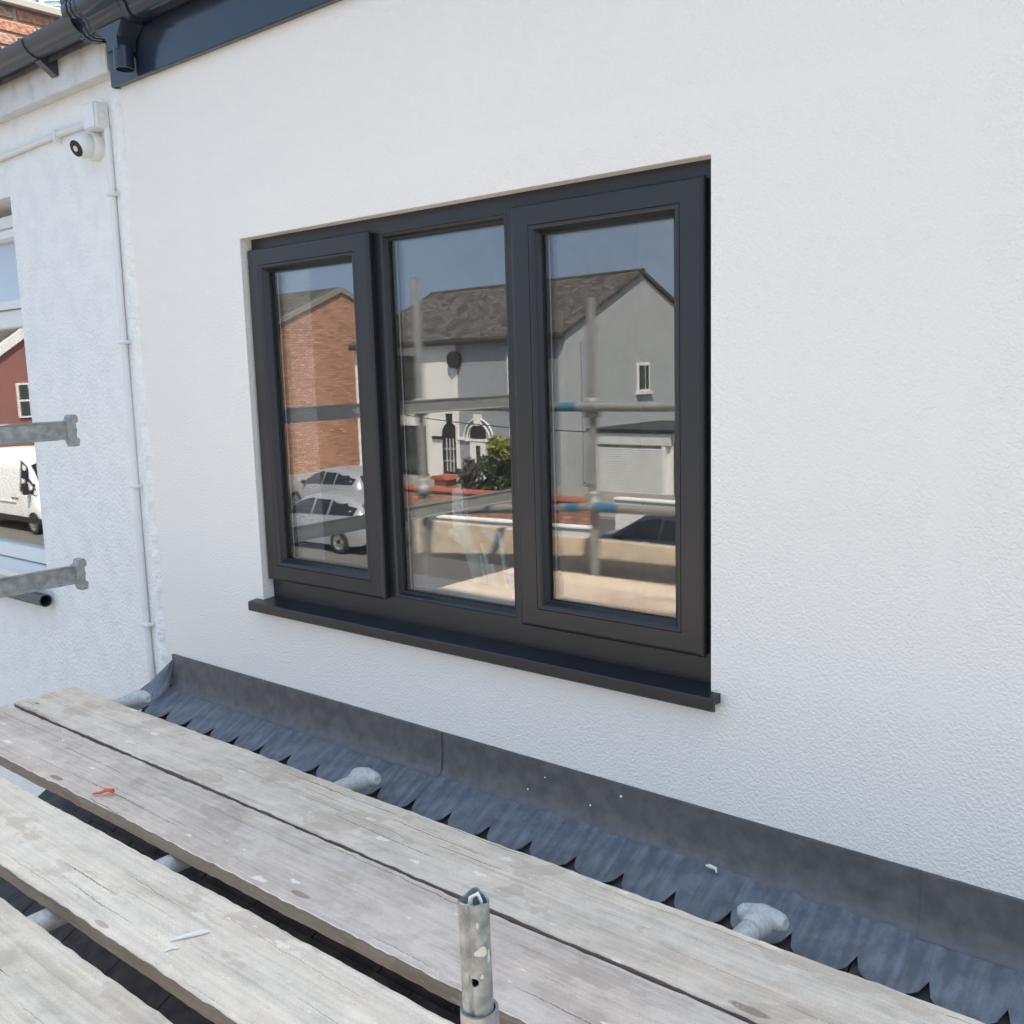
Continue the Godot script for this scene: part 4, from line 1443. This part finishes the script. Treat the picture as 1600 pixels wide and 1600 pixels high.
	s = Shape.new(); s.prism(PackedVector2Array([Vector2(-6.55, 2.36), Vector2(-6.60, 2.78), Vector2(-6.24, 2.78), Vector2(-6.29, 2.36)]), Vector3(0, 0, -0.02), Vector3(1, 0, 0), Vector3(0, 1, 0), Vector3(0, 0, -0.07))
	part(t, "keystone", s, M.far_dark, true)
	for x in [[-7.5, -6.92], [-5.92, -5.55]]:
		s = Shape.new(); s.span(x[0], x[1], 1.70, 1.82, -0.10, -0.02)
		part(t, "impost_band", s, M.far_dark if x[0] < -7 else M.far_white, true)
	s = Shape.new(); s.prism(reversed(arch_poly(-4.75, 0.05, 1.05, 2.3)), Vector3(0, 0, 0.001), Vector3(1, 0, 0), Vector3(0, 1, 0), Vector3(0, 0, -0.03))
	var d2 := part(t, "grey_door_surround", s, M.far_grey_gable, true)
	s = Shape.new(); s.span(-5.22, -4.35, 0.05, 1.62, -0.06, -0.03)
	part(d2, "white_door", s, M.far_white)
	s = Shape.new(); s.span(-4.86, -4.62, 0.3, 1.5, -0.075, -0.061)
	part(d2, "door_glass", s, M.far_pane)
	s = Shape.new(); s.prism(reversed(arch_poly(-4.75, 1.78, 0.9, 0.6)), Vector3(0, 0, -0.03), Vector3(1, 0, 0), Vector3(0, 1, 0), Vector3(0, 0, -0.02))
	part(d2, "fanlight", s, M.far_dark)
	for o in [0.66, 0.86]:
		s = Shape.new()
		var pts := []
		for k in 17:
			var a := PI * k / 16.0
			pts.append(Vector3(-4.75 + o * cos(a), 1.72 + o * sin(a), -0.03))
		s.tube(pts, 0.035, 8)
		part(t, "arch_moulding", s, M.far_white, true)
	s = Shape.new(); s.prism(PackedVector2Array([Vector2(-4.9, 2.3), Vector2(-4.97, 2.75), Vector2(-4.53, 2.75), Vector2(-4.6, 2.3)]), Vector3(0, 0, 0), Vector3(1, 0, 0), Vector3(0, 1, 0), Vector3(0, 0, -0.09))
	part(t, "keystone", s, M.far_white, true)
	s = Shape.new(); s.span(-5.5, -3.83, 1.66, 1.76, -0.08, 0.0)
	part(t, "impost_band", s, M.far_white, true)
	s = Shape.new(); s.span(-4.28, -4.0, 0.95, 1.2, -0.02, 0.0)
	part(t, "number_plate", s, M.far_dark, true)
	# garage with roller shutter beside the gable
	var g := thing("garage", "white flat-roofed garage with closed roller shutter beside the grey gable", "garage", Vector3(-18.7, GROUND, 27.0))
	s = Shape.new(); s.span(-1.75, 3.2, 0, 2.25, 0.1, 5.0)
	part(g, "wall", s, M.far_white, true)
	s = Shape.new(); s.span(-1.80, 3.4, 2.25, 2.34, -0.15, 5.0)
	part(g, "roof", s, M.far_dark, true)
	s = Shape.new(); s.span(-1.80, 1.62, 1.78, 2.2, -0.06, 0.099, 0.02)
	part(g, "shutter_box", s, M.shutter_white, true)
	s = Shape.new()
	var slats := 20
	for k in slats:
		var ya := 1.70 * k / slats
		var yb := 1.70 * (k + 0.85) / slats
		var yc := 1.70 * (k + 1) / slats
		s.quad(Vector3(1.25, ya, 0.0), Vector3(-1.42, ya, 0.0), Vector3(-1.42, yb, 0.02), Vector3(1.25, yb, 0.02))
		s.quad(Vector3(1.25, yb, 0.07), Vector3(-1.42, yb, 0.07), Vector3(-1.42, yc, 0.0), Vector3(1.25, yc, 0.0))
	part(g, "roller_shutter", s, M.shutter_white, true)
	for x in [-1.5, 1.33]:
		s = Shape.new(); s.span(x - 0.08, x + 0.08, 0, 1.78, -0.04, 0.09, 0.01)
		part(g, "guide_rail", s, M.far_white, true)
	s = Shape.new(); s.span(1.70, 2.5, 0.0, 1.9, 0.04, 0.099)
	part(g, "dark_doorway", s, M.far_dark, true)
	# brick house
	var b := thing("brick_house", "red brick gabled house with grey tiled roof across the street", "house", Vector3(-36.0, GROUND, 25.6))
	var be := 2.42 - GROUND
	var bt := 3.88 - GROUND
	s = Shape.new()
	s.prism(PackedVector2Array([Vector2(0, 0), Vector2(7.0, 0), Vector2(7.0, be), Vector2(3.5, bt), Vector2(0, be)]), Vector3(0, 0, 0), Vector3(0, 0, 1), Vector3(0, 1, 0), Vector3(-11, 0, 0))
	part(b, "wall", s, M.far_brick, true)
	s = Shape.new()
	s.prism(PackedVector2Array([Vector2(-0.3, be - 0.1), Vector2(3.5, bt + 0.02), Vector2(7.3, be - 0.1), Vector2(7.3, be + 0.05), Vector2(3.5, bt + 0.2), Vector2(-0.3, be + 0.05)]), Vector3(0.02, 0, 0), Vector3(0, 0, 1), Vector3(0, 1, 0), Vector3(-11.2, 0, 0))
	part(b, "roof", s, M.far_tile, true)
	s = Shape.new()
	s.prism(PackedVector2Array([Vector2(-0.3, be - 0.17), Vector2(3.5, bt - 0.05), Vector2(7.3, be - 0.17), Vector2(7.3, be + 0.06), Vector2(3.5, bt + 0.21), Vector2(-0.3, be + 0.06)]), Vector3(0.02, 0, 0), Vector3(0, 0, 1), Vector3(0, 1, 0), Vector3(0.07, 0, 0))
	part(b, "verge", s, M.paving, true)
	s = Shape.new(); s.span(-11, 0.1, be - 0.16, be - 0.02, -0.42, -0.3)
	part(b, "gutter", s, M.far_white, true)
	s = Shape.new(); s.span(0.0, 0.08, 5.5, 5.9, 5.0, 5.5)
	part(b, "wall_vent", s, M.far_dark, true)
	# lower brick annexe that shades the foot of the gable
	var an := thing("brick_annexe", "low brown brick outbuilding with lean-to roof beside the brick gable", "outbuilding", Vector3(-33.2, GROUND, 30.0))
	s = Shape.new()
	s.prism(PackedVector2Array([Vector2(0, 0), Vector2(1.9, 0), Vector2(1.9, 3.6), Vector2(0, 2.2)]), Vector3(-2.2, 0, 0), Vector3(0, 0, 1), Vector3(0, 1, 0), Vector3(3.2, 0, 0))
	part(an, "wall", s, M.far_brick, true)
	s = Shape.new()
	s.prism(PackedVector2Array([Vector2(-0.1, 2.2), Vector2(2.0, 3.7), Vector2(2.0, 3.8), Vector2(-0.1, 2.3)]), Vector3(-2.2, 0, 0), Vector3(0, 0, 1), Vector3(0, 1, 0), Vector3(3.3, 0, 0))
	part(an, "roof", s, M.far_tile, true)
	# red house reflected in the neighbour's window
	var r := thing("red_house", "dull red rendered gabled house with white bargeboards behind the van", "house", Vector3(-38.0, GROUND, 13.2))
	s = Shape.new()
	s.prism(PackedVector2Array([Vector2(0, 0), Vector2(7.2, 0), Vector2(7.2, 5.1), Vector2(3.6, 7.6), Vector2(0, 5.1)]), Vector3(0, 0, 0), Vector3(0, 0, 1), Vector3(0, 1, 0), Vector3(-9, 0, 0))
	part(r, "wall", s, M.red_masonry, true)
	s = Shape.new()
	s.prism(PackedVector2Array([Vector2(-0.3, 4.95), Vector2(3.6, 7.65), Vector2(7.5, 4.95), Vector2(7.5, 5.2), Vector2(3.6, 7.9), Vector2(-0.3, 5.2)]), Vector3(-0.02, 0, 0), Vector3(0, 0, 1), Vector3(0, 1, 0), Vector3(-9.2, 0, 0))
	part(r, "roof", s, M.far_slate, true)
	s = Shape.new()
	s.prism(PackedVector2Array([Vector2(-0.3, 4.8), Vector2(3.6, 7.5), Vector2(7.5, 4.8), Vector2(7.5, 5.2), Vector2(3.6, 7.9), Vector2(-0.3, 5.2)]), Vector3(-0.018, 0, 0), Vector3(0, 0, 1), Vector3(0, 1, 0), Vector3(0.12, 0, 0))
	part(r, "bargeboard", s, M.far_white, true)
	for q in [[1.75, 3.25], [1.75, 0.7], [5.2, 3.25], [5.2, 0.7]]:
		s = Shape.new(); s.span(0.0, 0.05, q[1], q[1] + 1.3, q[0] - 0.45, q[0] + 0.45)
		var w := part(r, "window", s, M.far_white, true)
		for k in 2:
			for j in 2:
				s = Shape.new(); s.span(0.051, 0.056, q[1] + 0.07 + k * 0.62, q[1] + 0.61 + k * 0.62, q[0] - 0.38 + j * 0.4, q[0] - 0.02 + j * 0.4)
				part(w, "pane", s, M.far_pane)


func reversed(p: PackedVector2Array) -> PackedVector2Array:
	var q := p.duplicate()
	q.reverse()
	return q


func leaf_plant(called: String, label: String, at: Vector3, size: Vector3, count: int, material: Material, seed_: int, leaf: float):
	var t := thing(called, label, "shrub", at, "front garden shrubs")
	var r := RandomNumberGenerator.new(); r.seed = seed_
	var s := Shape.new()
	s.tube([Vector3(0, 0, 0), Vector3(0.03, size.y * 0.4, 0.02), Vector3(-0.05, size.y * 0.7, 0.0)], [0.06, 0.045, 0.02], 8)
	part(t, "stem", s, M.bark, true)
	s = Shape.new()
	var lobes := []
	for i in 13:
		lobes.append([Vector3(r.randf_range(-0.36, 0.36) * size.x, r.randf_range(0.2, 0.86) * size.y, r.randf_range(-0.32, 0.32) * size.z), r.randf_range(0.10, 0.22)])
	for i in count:
		var d := Vector3(r.randfn(), r.randfn(), r.randfn()).normalized() * pow(r.randf(), 0.4)
		var lobe: Array = lobes[r.randi() % lobes.size()]
		var p: Vector3 = lobe[0] + Vector3(d.x * size.x, d.y * size.y, d.z * size.z) * (lobe[1] as float)
		if p.y < 0.05: continue
		var b := Basis.from_euler(Vector3(r.randf() * TAU, r.randf() * TAU, r.randf() * TAU))
		var l := leaf * r.randf_range(0.6, 1.3)
		s.tri(p + b * Vector3(-l * 0.4, 0, 0), p + b * Vector3(0, 0.1 * l, l), p + b * Vector3(l * 0.4, 0, 0))
		s.tri(p + b * Vector3(-l * 0.4, 0, 0), p + b * Vector3(l * 0.4, 0, 0), p + b * Vector3(0, 0.1 * l, -l))
	var f := part(t, "foliage", s, material, true)
	f.set_meta("kind", "stuff")


func walls_and_plants():
	var cable := []
	for i in 21:
		var k := i / 20.0
		cable.append(Vector3(lerpf(-27.0, -9.0, k), -1.55 - 0.5 * (1.0 - pow(2.0 * k - 1.0, 2.0)), 24.0))
	var cs := Shape.new(); cs.tube(cable, 0.018, 6)
	single("overhead_cable", cs, M.far_dark, "thin black overhead cable sagging across the grey gable", "cable")
	var t := thing("garden_wall", "low red brick garden wall with red coping and pillar across the street", "wall", Vector3(-19.6, GROUND, 20.4))
	var s := Shape.new(); s.span(-4.4, 4.0, 0, 0.74, -0.11, 0.11)
	part(t, "wall", s, M.far_brick, true)
	s = Shape.new(); s.prism(PackedVector2Array([Vector2(-0.17, 0.74), Vector2(0.17, 0.74), Vector2(0.14, 0.80), Vector2(0, 0.86), Vector2(-0.14, 0.80)]), Vector3(-4.4, 0, 0), Vector3(0, 0, 1), Vector3(0, 1, 0), Vector3(8.4, 0, 0))
	part(t, "coping", s, M.red_coping, true)
	s = Shape.new(); s.span(-2.5, -2.0, 0, 1.08, 0.15, 0.65)
	var p := part(t, "pillar", s, M.far_brick, true)
	s = Shape.new(); s.prism(PackedVector2Array([Vector2(-2.6, 1.08), Vector2(-1.9, 1.08), Vector2(-2.0, 1.2), Vector2(-2.5, 1.2)]), Vector3(0, 0, 0.05), Vector3(1, 0, 0), Vector3(0, 1, 0), Vector3(0, 0, 0.7))
	part(p, "cap", s, M.red_coping)
	t = thing("boundary_wall", "white painted boundary wall behind the dark car", "wall", Vector3(-10.5, GROUND, 18.4))
	s = Shape.new(); s.span(-3.1, 6.0, 0, 1.2, -0.1, 0.1)
	part(t, "wall", s, M.far_white, true)
	s = Shape.new(); s.span(-3.13, 6.0, 1.2, 1.26, -0.14, 0.14, 0.01)
	part(t, "coping", s, M.far_white, true)
	t = thing("boundary_wall", "low white painted wall in front of the red garden wall", "wall", Vector3(-15.8, GROUND, 17.2), "", deg_to_rad(-6))
	s = Shape.new(); s.span(-2.6, 2.1, 0, 0.58, -0.1, 0.1)
	part(t, "wall", s, M.far_white, true)
	s = Shape.new(); s.span(-2.63, 2.13, 0.58, 0.64, -0.15, 0.15, 0.01)
	part(t, "coping", s, M.far_white, true)
	leaf_plant("garden_shrub", "yellow-green leafy shrub behind the red garden wall", Vector3(-20.0, GROUND + 0.1, 22.2), Vector3(2.3, 2.3, 1.7), 4200, M.leaf_yellow, 3, 0.11)
	leaf_plant("garden_shrub", "dull green shrub between the purple and yellow shrubs", Vector3(-20.9, GROUND + 0.1, 21.9), Vector3(1.9, 1.8, 1.5), 3200, M.leaf_green, 5, 0.08)
	leaf_plant("garden_shrub", "dark purplish shrub beside the brick pillar", Vector3(-21.7, GROUND + 0.1, 21.7), Vector3(1.7, 1.6, 1.3), 3000, M.leaf_purple, 7, 0.07)


# ---------------------------------------------------------------- vehicles
# stations along the length: x, sill height, belt height, roof height, half width at sill, at belt, at roof
func loft_body(st: Array) -> Dictionary:
	var pt := func(i: int, j: int) -> Vector3:
		var a = st[i]
		var lv := [[a[1], a[4] * 0.96], [a[1] + (a[2] - a[1]) * 0.45, a[4]], [a[2], a[5]], [a[2] + (a[3] - a[2]) * 0.55, lerpf(a[5], a[6], 0.62)], [a[3] - (a[3] - a[2]) * 0.08, a[6]], [a[3], a[6] * 0.72]]
		if j <= 5: return Vector3(a[0], lv[j][0], lv[j][1])
		if j == 6: return Vector3(a[0], a[3] + 0.012 * (1 if a[3] - a[2] > 0.1 else 0), 0)
		var k := 12 - j
		return Vector3(a[0], lv[k][0], -lv[k][1])
	return {"pt": pt}


func vehicle(called: String, label: String, category: String, at: Vector3, turn: float, st: Array, win: Array, ends: Array, wheels: Array, wr: float, paint: Material):
	var t := thing(called, label, category, at, "parked vehicles", turn)
	var pt: Callable = loft_body(st).pt
	var s := Shape.new()
	for i in st.size() - 1:
		for j in 12:
			s.quad(pt.call(i, j), pt.call(i, j + 1), pt.call(i + 1, j + 1), pt.call(i + 1, j), 1)
		s.quad(pt.call(i, 12), pt.call(i, 0), pt.call(i + 1, 0), pt.call(i + 1, 12))
	for e in [0, st.size() - 1]:
		for j in range(1, 12):
			s.tri(pt.call(e, 0), pt.call(e, j), pt.call(e, j + 1))
	var body := part(t, "body", s, paint, true)
	# side glass between stations, both sides
	for w in win:
		for sd in [0, 1]:
			s = Shape.new()
			var lo := 2 if sd == 0 else 10
			var md := 3 if sd == 0 else 9
			var hi := 4 if sd == 0 else 8
			var o := Vector3(0, 0.0, 0.012 if sd == 0 else -0.012)
			for i in range(w[0], w[1]):
				var a: Vector3 = pt.call(i, lo); var b: Vector3 = pt.call(i + 1, lo)
				var c: Vector3 = pt.call(i, md); var d: Vector3 = pt.call(i + 1, md)
				var e: Vector3 = pt.call(i, hi); var f: Vector3 = pt.call(i + 1, hi)
				var ia := 0.06 if i == w[0] else 0.0
				var ib := 0.06 if i + 1 == w[1] else 0.0
				var lerp_in := func(p: Vector3, q: Vector3, k: float) -> Vector3: return p.lerp(q, k)
				var A: Vector3 = lerp_in.call(a, b, ia) + o + Vector3(0, 0.03, 0); var B: Vector3 = lerp_in.call(b, a, ib) + o + Vector3(0, 0.03, 0)
				var C: Vector3 = lerp_in.call(c, d, ia) + o; var D: Vector3 = lerp_in.call(d, c, ib) + o
				var E: Vector3 = lerp_in.call(e, f, ia) + o - Vector3(0, 0.035, 0); var F: Vector3 = lerp_in.call(f, e, ib) + o - Vector3(0, 0.035, 0)
				s.quad(A, B, D, C, 1); s.quad(C, D, F, E, 1)
			part(t, "side_window", s, M.black_glass, true)
	for e in ends:
		s = Shape.new()
		var i: int = e[0]
		var o := Vector3(e[1] * 0.012, 0.014, 0)
		for j in range(4, 8):
			var a: Vector3 = pt.call(i, j); var b: Vector3 = pt.call(i, j + 1)
			var c: Vector3 = pt.call(i + 1, j); var d: Vector3 = pt.call(i + 1, j + 1)
			var sh := Vector3(1, 1, 0.92)
			s.quad(a.lerp(c, 0.06) * sh + o, b.lerp(d, 0.06) * sh + o, d.lerp(b, 0.06) * sh + o, c.lerp(a, 0.06) * sh + o, 1)
		part(t, e[2], s, M.black_glass, true)
	for x in wheels:
		for sd in [-1, 1]:
			var hw: float = st[3][4] - 0.16
			var c := Vector3(x, wr, sd * hw)
			s = Shape.new()
			s.lathe(c, Vector3(0, 0, sd), [Vector2(wr * 0.62, 0.0), Vector2(wr * 0.94, 0.0), Vector2(wr, 0.03), Vector2(wr, 0.16), Vector2(wr * 0.94, 0.19), Vector2(wr * 0.66, 0.185), Vector2(wr * 0.64, 0.15)], 24)
			var w := part(t, "wheel", s, M.tyre, true)
			s = Shape.new()
			for k in 5:
				var a := TAU * k / 5.0
				var dr := Vector3(cos(a), sin(a), 0)
				var ac := Vector3(-sin(a), cos(a), 0)
				var z := Vector3(0, 0, sd * 0.172)
				s.quad(c + z + ac * 0.05, c + z + dr * wr * 0.64 + ac * 0.03, c + z + dr * wr * 0.64 - ac * 0.03, c + z - ac * 0.05)
			s.lathe(c, Vector3(0, 0, sd), [Vector2(wr * 0.66, 0.176), Vector2(wr * 0.60, 0.178), Vector2(wr * 0.58, 0.12), Vector2(0, 0.12)], 24)
			part(w, "rim", s, M.alloy)
	return t


func car_lights(t: Node3D, front: float, rear: float, y: float, hw: float):
	for sd in [-1, 1]:
		var s := Shape.new(); s.box(Vector3(front, y, sd * (hw - 0.2)), Vector3(0.16, 0.13, 0.34), 0.04)
		part(t, "headlight", s, M.clear_lens, true)
		s = Shape.new(); s.box(Vector3(rear, y + 0.12, sd * (hw - 0.10)), Vector3(0.30, 0.13, 0.2), 0.03)
		part(t, "tail_light", s, M.red_lens, true)
		s = Shape.new(); s.box(Vector3(-0.78, 0.98, sd * (hw + 0.08)), Vector3(0.12, 0.13, 0.18), 0.04)
		part(t, "wing_mirror", s, M.tyre, true)
		for x in [-0.15, 0.85]:
			s = Shape.new(); s.box(Vector3(x, 0.86, sd * (hw + 0.005)), Vector3(0.2, 0.03, 0.03), 0.01)
			part(t, "door_handle", s, M.alloy, true)


func vehicles():
	# nose towards -x
	var hatch := [[-2.12, 0.32, 0.60, 0.62, 0.62, 0.60, 0.45], [-2.0, 0.22, 0.70, 0.73, 0.80, 0.74, 0.62], [-1.55, 0.2, 0.80, 0.86, 0.88, 0.80, 0.70], [-1.05, 0.2, 0.88, 0.95, 0.89, 0.83, 0.74], [-0.35, 0.2, 0.92, 1.38, 0.89, 0.84, 0.60], [0.15, 0.2, 0.93, 1.46, 0.89, 0.84, 0.60], [0.8, 0.2, 0.95, 1.46, 0.89, 0.84, 0.60], [1.35, 0.2, 0.97, 1.40, 0.89, 0.83, 0.58], [1.75, 0.22, 0.98, 1.28, 0.87, 0.80, 0.55], [2.02, 0.26, 0.92, 0.98, 0.82, 0.74, 0.60], [2.1, 0.34, 0.72, 0.75, 0.74, 0.66, 0.55]]
	var sw := [[3, 5], [5, 6], [6, 8]]
	var en := [[3, -1, "windscreen"], [8, 1, "rear_window"]]
	var a: Node3D = vehicle("silver_car", "silver hatchback parked across the road, the closer of two", "car", Vector3(-20.35, GROUND, 14.85), 0.0, hatch, sw, en, [-1.3, 1.25], 0.31, M.silver_paint)
	car_lights(a, -2.0, 1.92, 0.66, 0.84)
	var b: Node3D = vehicle("silver_car", "silver saloon parked behind the silver hatchback", "car", Vector3(-25.6, GROUND, 19.6), 0.06, hatch, sw, en, [-1.3, 1.25], 0.31, M.silver_paint)
	car_lights(b, -2.0, 1.92, 0.66, 0.84)
	var c: Node3D = vehicle("dark_car", "dark blue estate car with roof rails by the white wall", "car", Vector3(-10.6, GROUND, 16.0), 0.0, hatch, sw, en, [-1.3, 1.25], 0.31, M.dark_blue_paint)
	car_lights(c, -2.0, 1.92, 0.66, 0.84)
	for sd in [-1, 1]:
		var s := Shape.new()
		s.tube([Vector3(-0.1, 1.46, sd * 0.5), Vector3(0.05, 1.52, sd * 0.5), Vector3(1.0, 1.52, sd * 0.5), Vector3(1.2, 1.45, sd * 0.5)], 0.02, 8)
		part(c, "roof_rail", s, M.alloy, true)
	# van, nose towards +x
	var vs := [[-2.8, 0.4, 1.25, 2.30, 0.92, 0.95, 0.85], [-2.75, 0.35, 1.25, 2.42, 0.96, 0.98, 0.88], [-1.0, 0.35, 1.25, 2.50, 0.98, 0.99, 0.90], [0.6, 0.35, 1.25, 2.50, 0.98, 0.99, 0.90], [1.05, 0.35, 1.25, 2.40, 0.98, 0.99, 0.88], [1.35, 0.35, 1.24, 2.15, 0.98, 0.98, 0.82], [1.75, 0.35, 1.20, 1.62, 0.97, 0.95, 0.80], [1.95, 0.35, 1.12, 1.25, 0.97, 0.92, 0.78], [2.5, 0.35, 0.95, 1.05, 0.94, 0.86, 0.70], [2.72, 0.42, 0.75, 0.80, 0.82, 0.72, 0.55]]
	var v: Node3D = vehicle("white_van", "white high-roofed panel van parked in front of red house", "van", Vector3(-31.6, GROUND, 12.0), 0.0, vs, [[4, 7]], [[5, 1, "windscreen"]], [-1.7, 1.75], 0.34, M.van_white)
	var s := Shape.new(); s.span(-2.7, 2.3, 0.34, 0.5, -1.0, -0.975)
	part(v, "sill_moulding", s, M.tyre, true)
	s = Shape.new(); s.span(-2.7, 0.7, 0.9, 0.93, -1.012, -0.99)
	part(v, "side_rail", s, M.spacer, true)
	for x in [0.8, 0.55]:
		s = Shape.new(); s.box(Vector3(x, 1.05, -1.0), Vector3(0.16, 0.04, 0.04), 0.01)
		part(v, "door_handle", s, M.tyre, true)
	for sd in [-1, 1]:
		s = Shape.new(); s.box(Vector3(1.72, 1.4, sd * 1.12), Vector3(0.14, 0.36, 0.2), 0.04)
		part(v, "wing_mirror", s, M.tyre, true)


func debris():
	var r := RandomNumberGenerator.new(); r.seed = 8
	var q: Shape
	for i in range(8, 13):
		q = Shape.new()
		var a := r.randf_range(0.0018, 0.0042)
		var on_sill := i < 8
		var c := Vector3(r.randf_range(-2.75, -1.15), -0.7615, r.randf_range(-0.03, 0.02)) if on_sill else Vector3(r.randf_range(-3.2, -0.3), r.randf_range(-1.15, -1.08), 0.012)
		q.lathe(c, Vector3.UP if on_sill else Vector3.BACK, [Vector2(a, -0.001), Vector2(a * 0.8, 0.0012), Vector2(0, 0.002)], 7)
		single("mortar_speck", q, M.white_spatter, "tiny white mortar speck on the dark sill" if on_sill else "tiny white mortar speck on the lead upstand", "speck", "mortar specks on the sill" if on_sill else "mortar specks on the lead")
	# scrap of orange plastic, strip of filler and dropped flakes on the boards
	var s := Shape.new()
	var o := Vector3(-2.456, DECK + 0.006, 0.786)
	s.tube([o + Vector3(-0.03, 0, 0.02), o + Vector3(-0.012, 0.003, 0.006), o + Vector3(0.006, 0.012, -0.002), o + Vector3(0.016, 0.008, -0.014), o + Vector3(0.004, 0.004, -0.018), o + Vector3(-0.004, 0.01, -0.004)], [0.002, 0.004, 0.005, 0.006, 0.005, 0.002], 7)
	single("plastic_scrap", s, M.orange_plastic, "twisted scrap of orange plastic lying on a scaffold board", "scrap")
	s = Shape.new()
	s.tube([Vector3(-1.690, DECK + 0.004, 1.062), Vector3(-1.676, DECK + 0.006, 1.035), Vector3(-1.662, DECK + 0.006, 1.008), Vector3(-1.655, DECK + 0.005, 0.995)], [0.003, 0.0045, 0.0055, 0.003], 8)
	single("filler_strip", s, M.white_spatter, "thin white strip of dried filler on a scaffold board", "scrap")
	s = Shape.new()
	s.tube([Vector3(-1.062, -1.178, 0.040), Vector3(-1.05, -1.174, 0.044), Vector3(-1.036, -1.178, 0.040), Vector3(-1.03, -1.182, 0.048)], [0.002, 0.005, 0.004, 0.002], 7)
	single("paint_flake", s, M.white_spatter, "white flake of paint lying on the lead apron", "scrap")
	s = Shape.new()
	s.tube([Vector3(-1.668, DECK + 0.003, 1.09), Vector3(-1.664, DECK + 0.005, 1.072), Vector3(-1.655, DECK + 0.003, 1.066)], [0.002, 0.0045, 0.002], 7)
	single("filler_flake", s, M.white_spatter, "small white flake of filler beside the filler strip", "scrap")
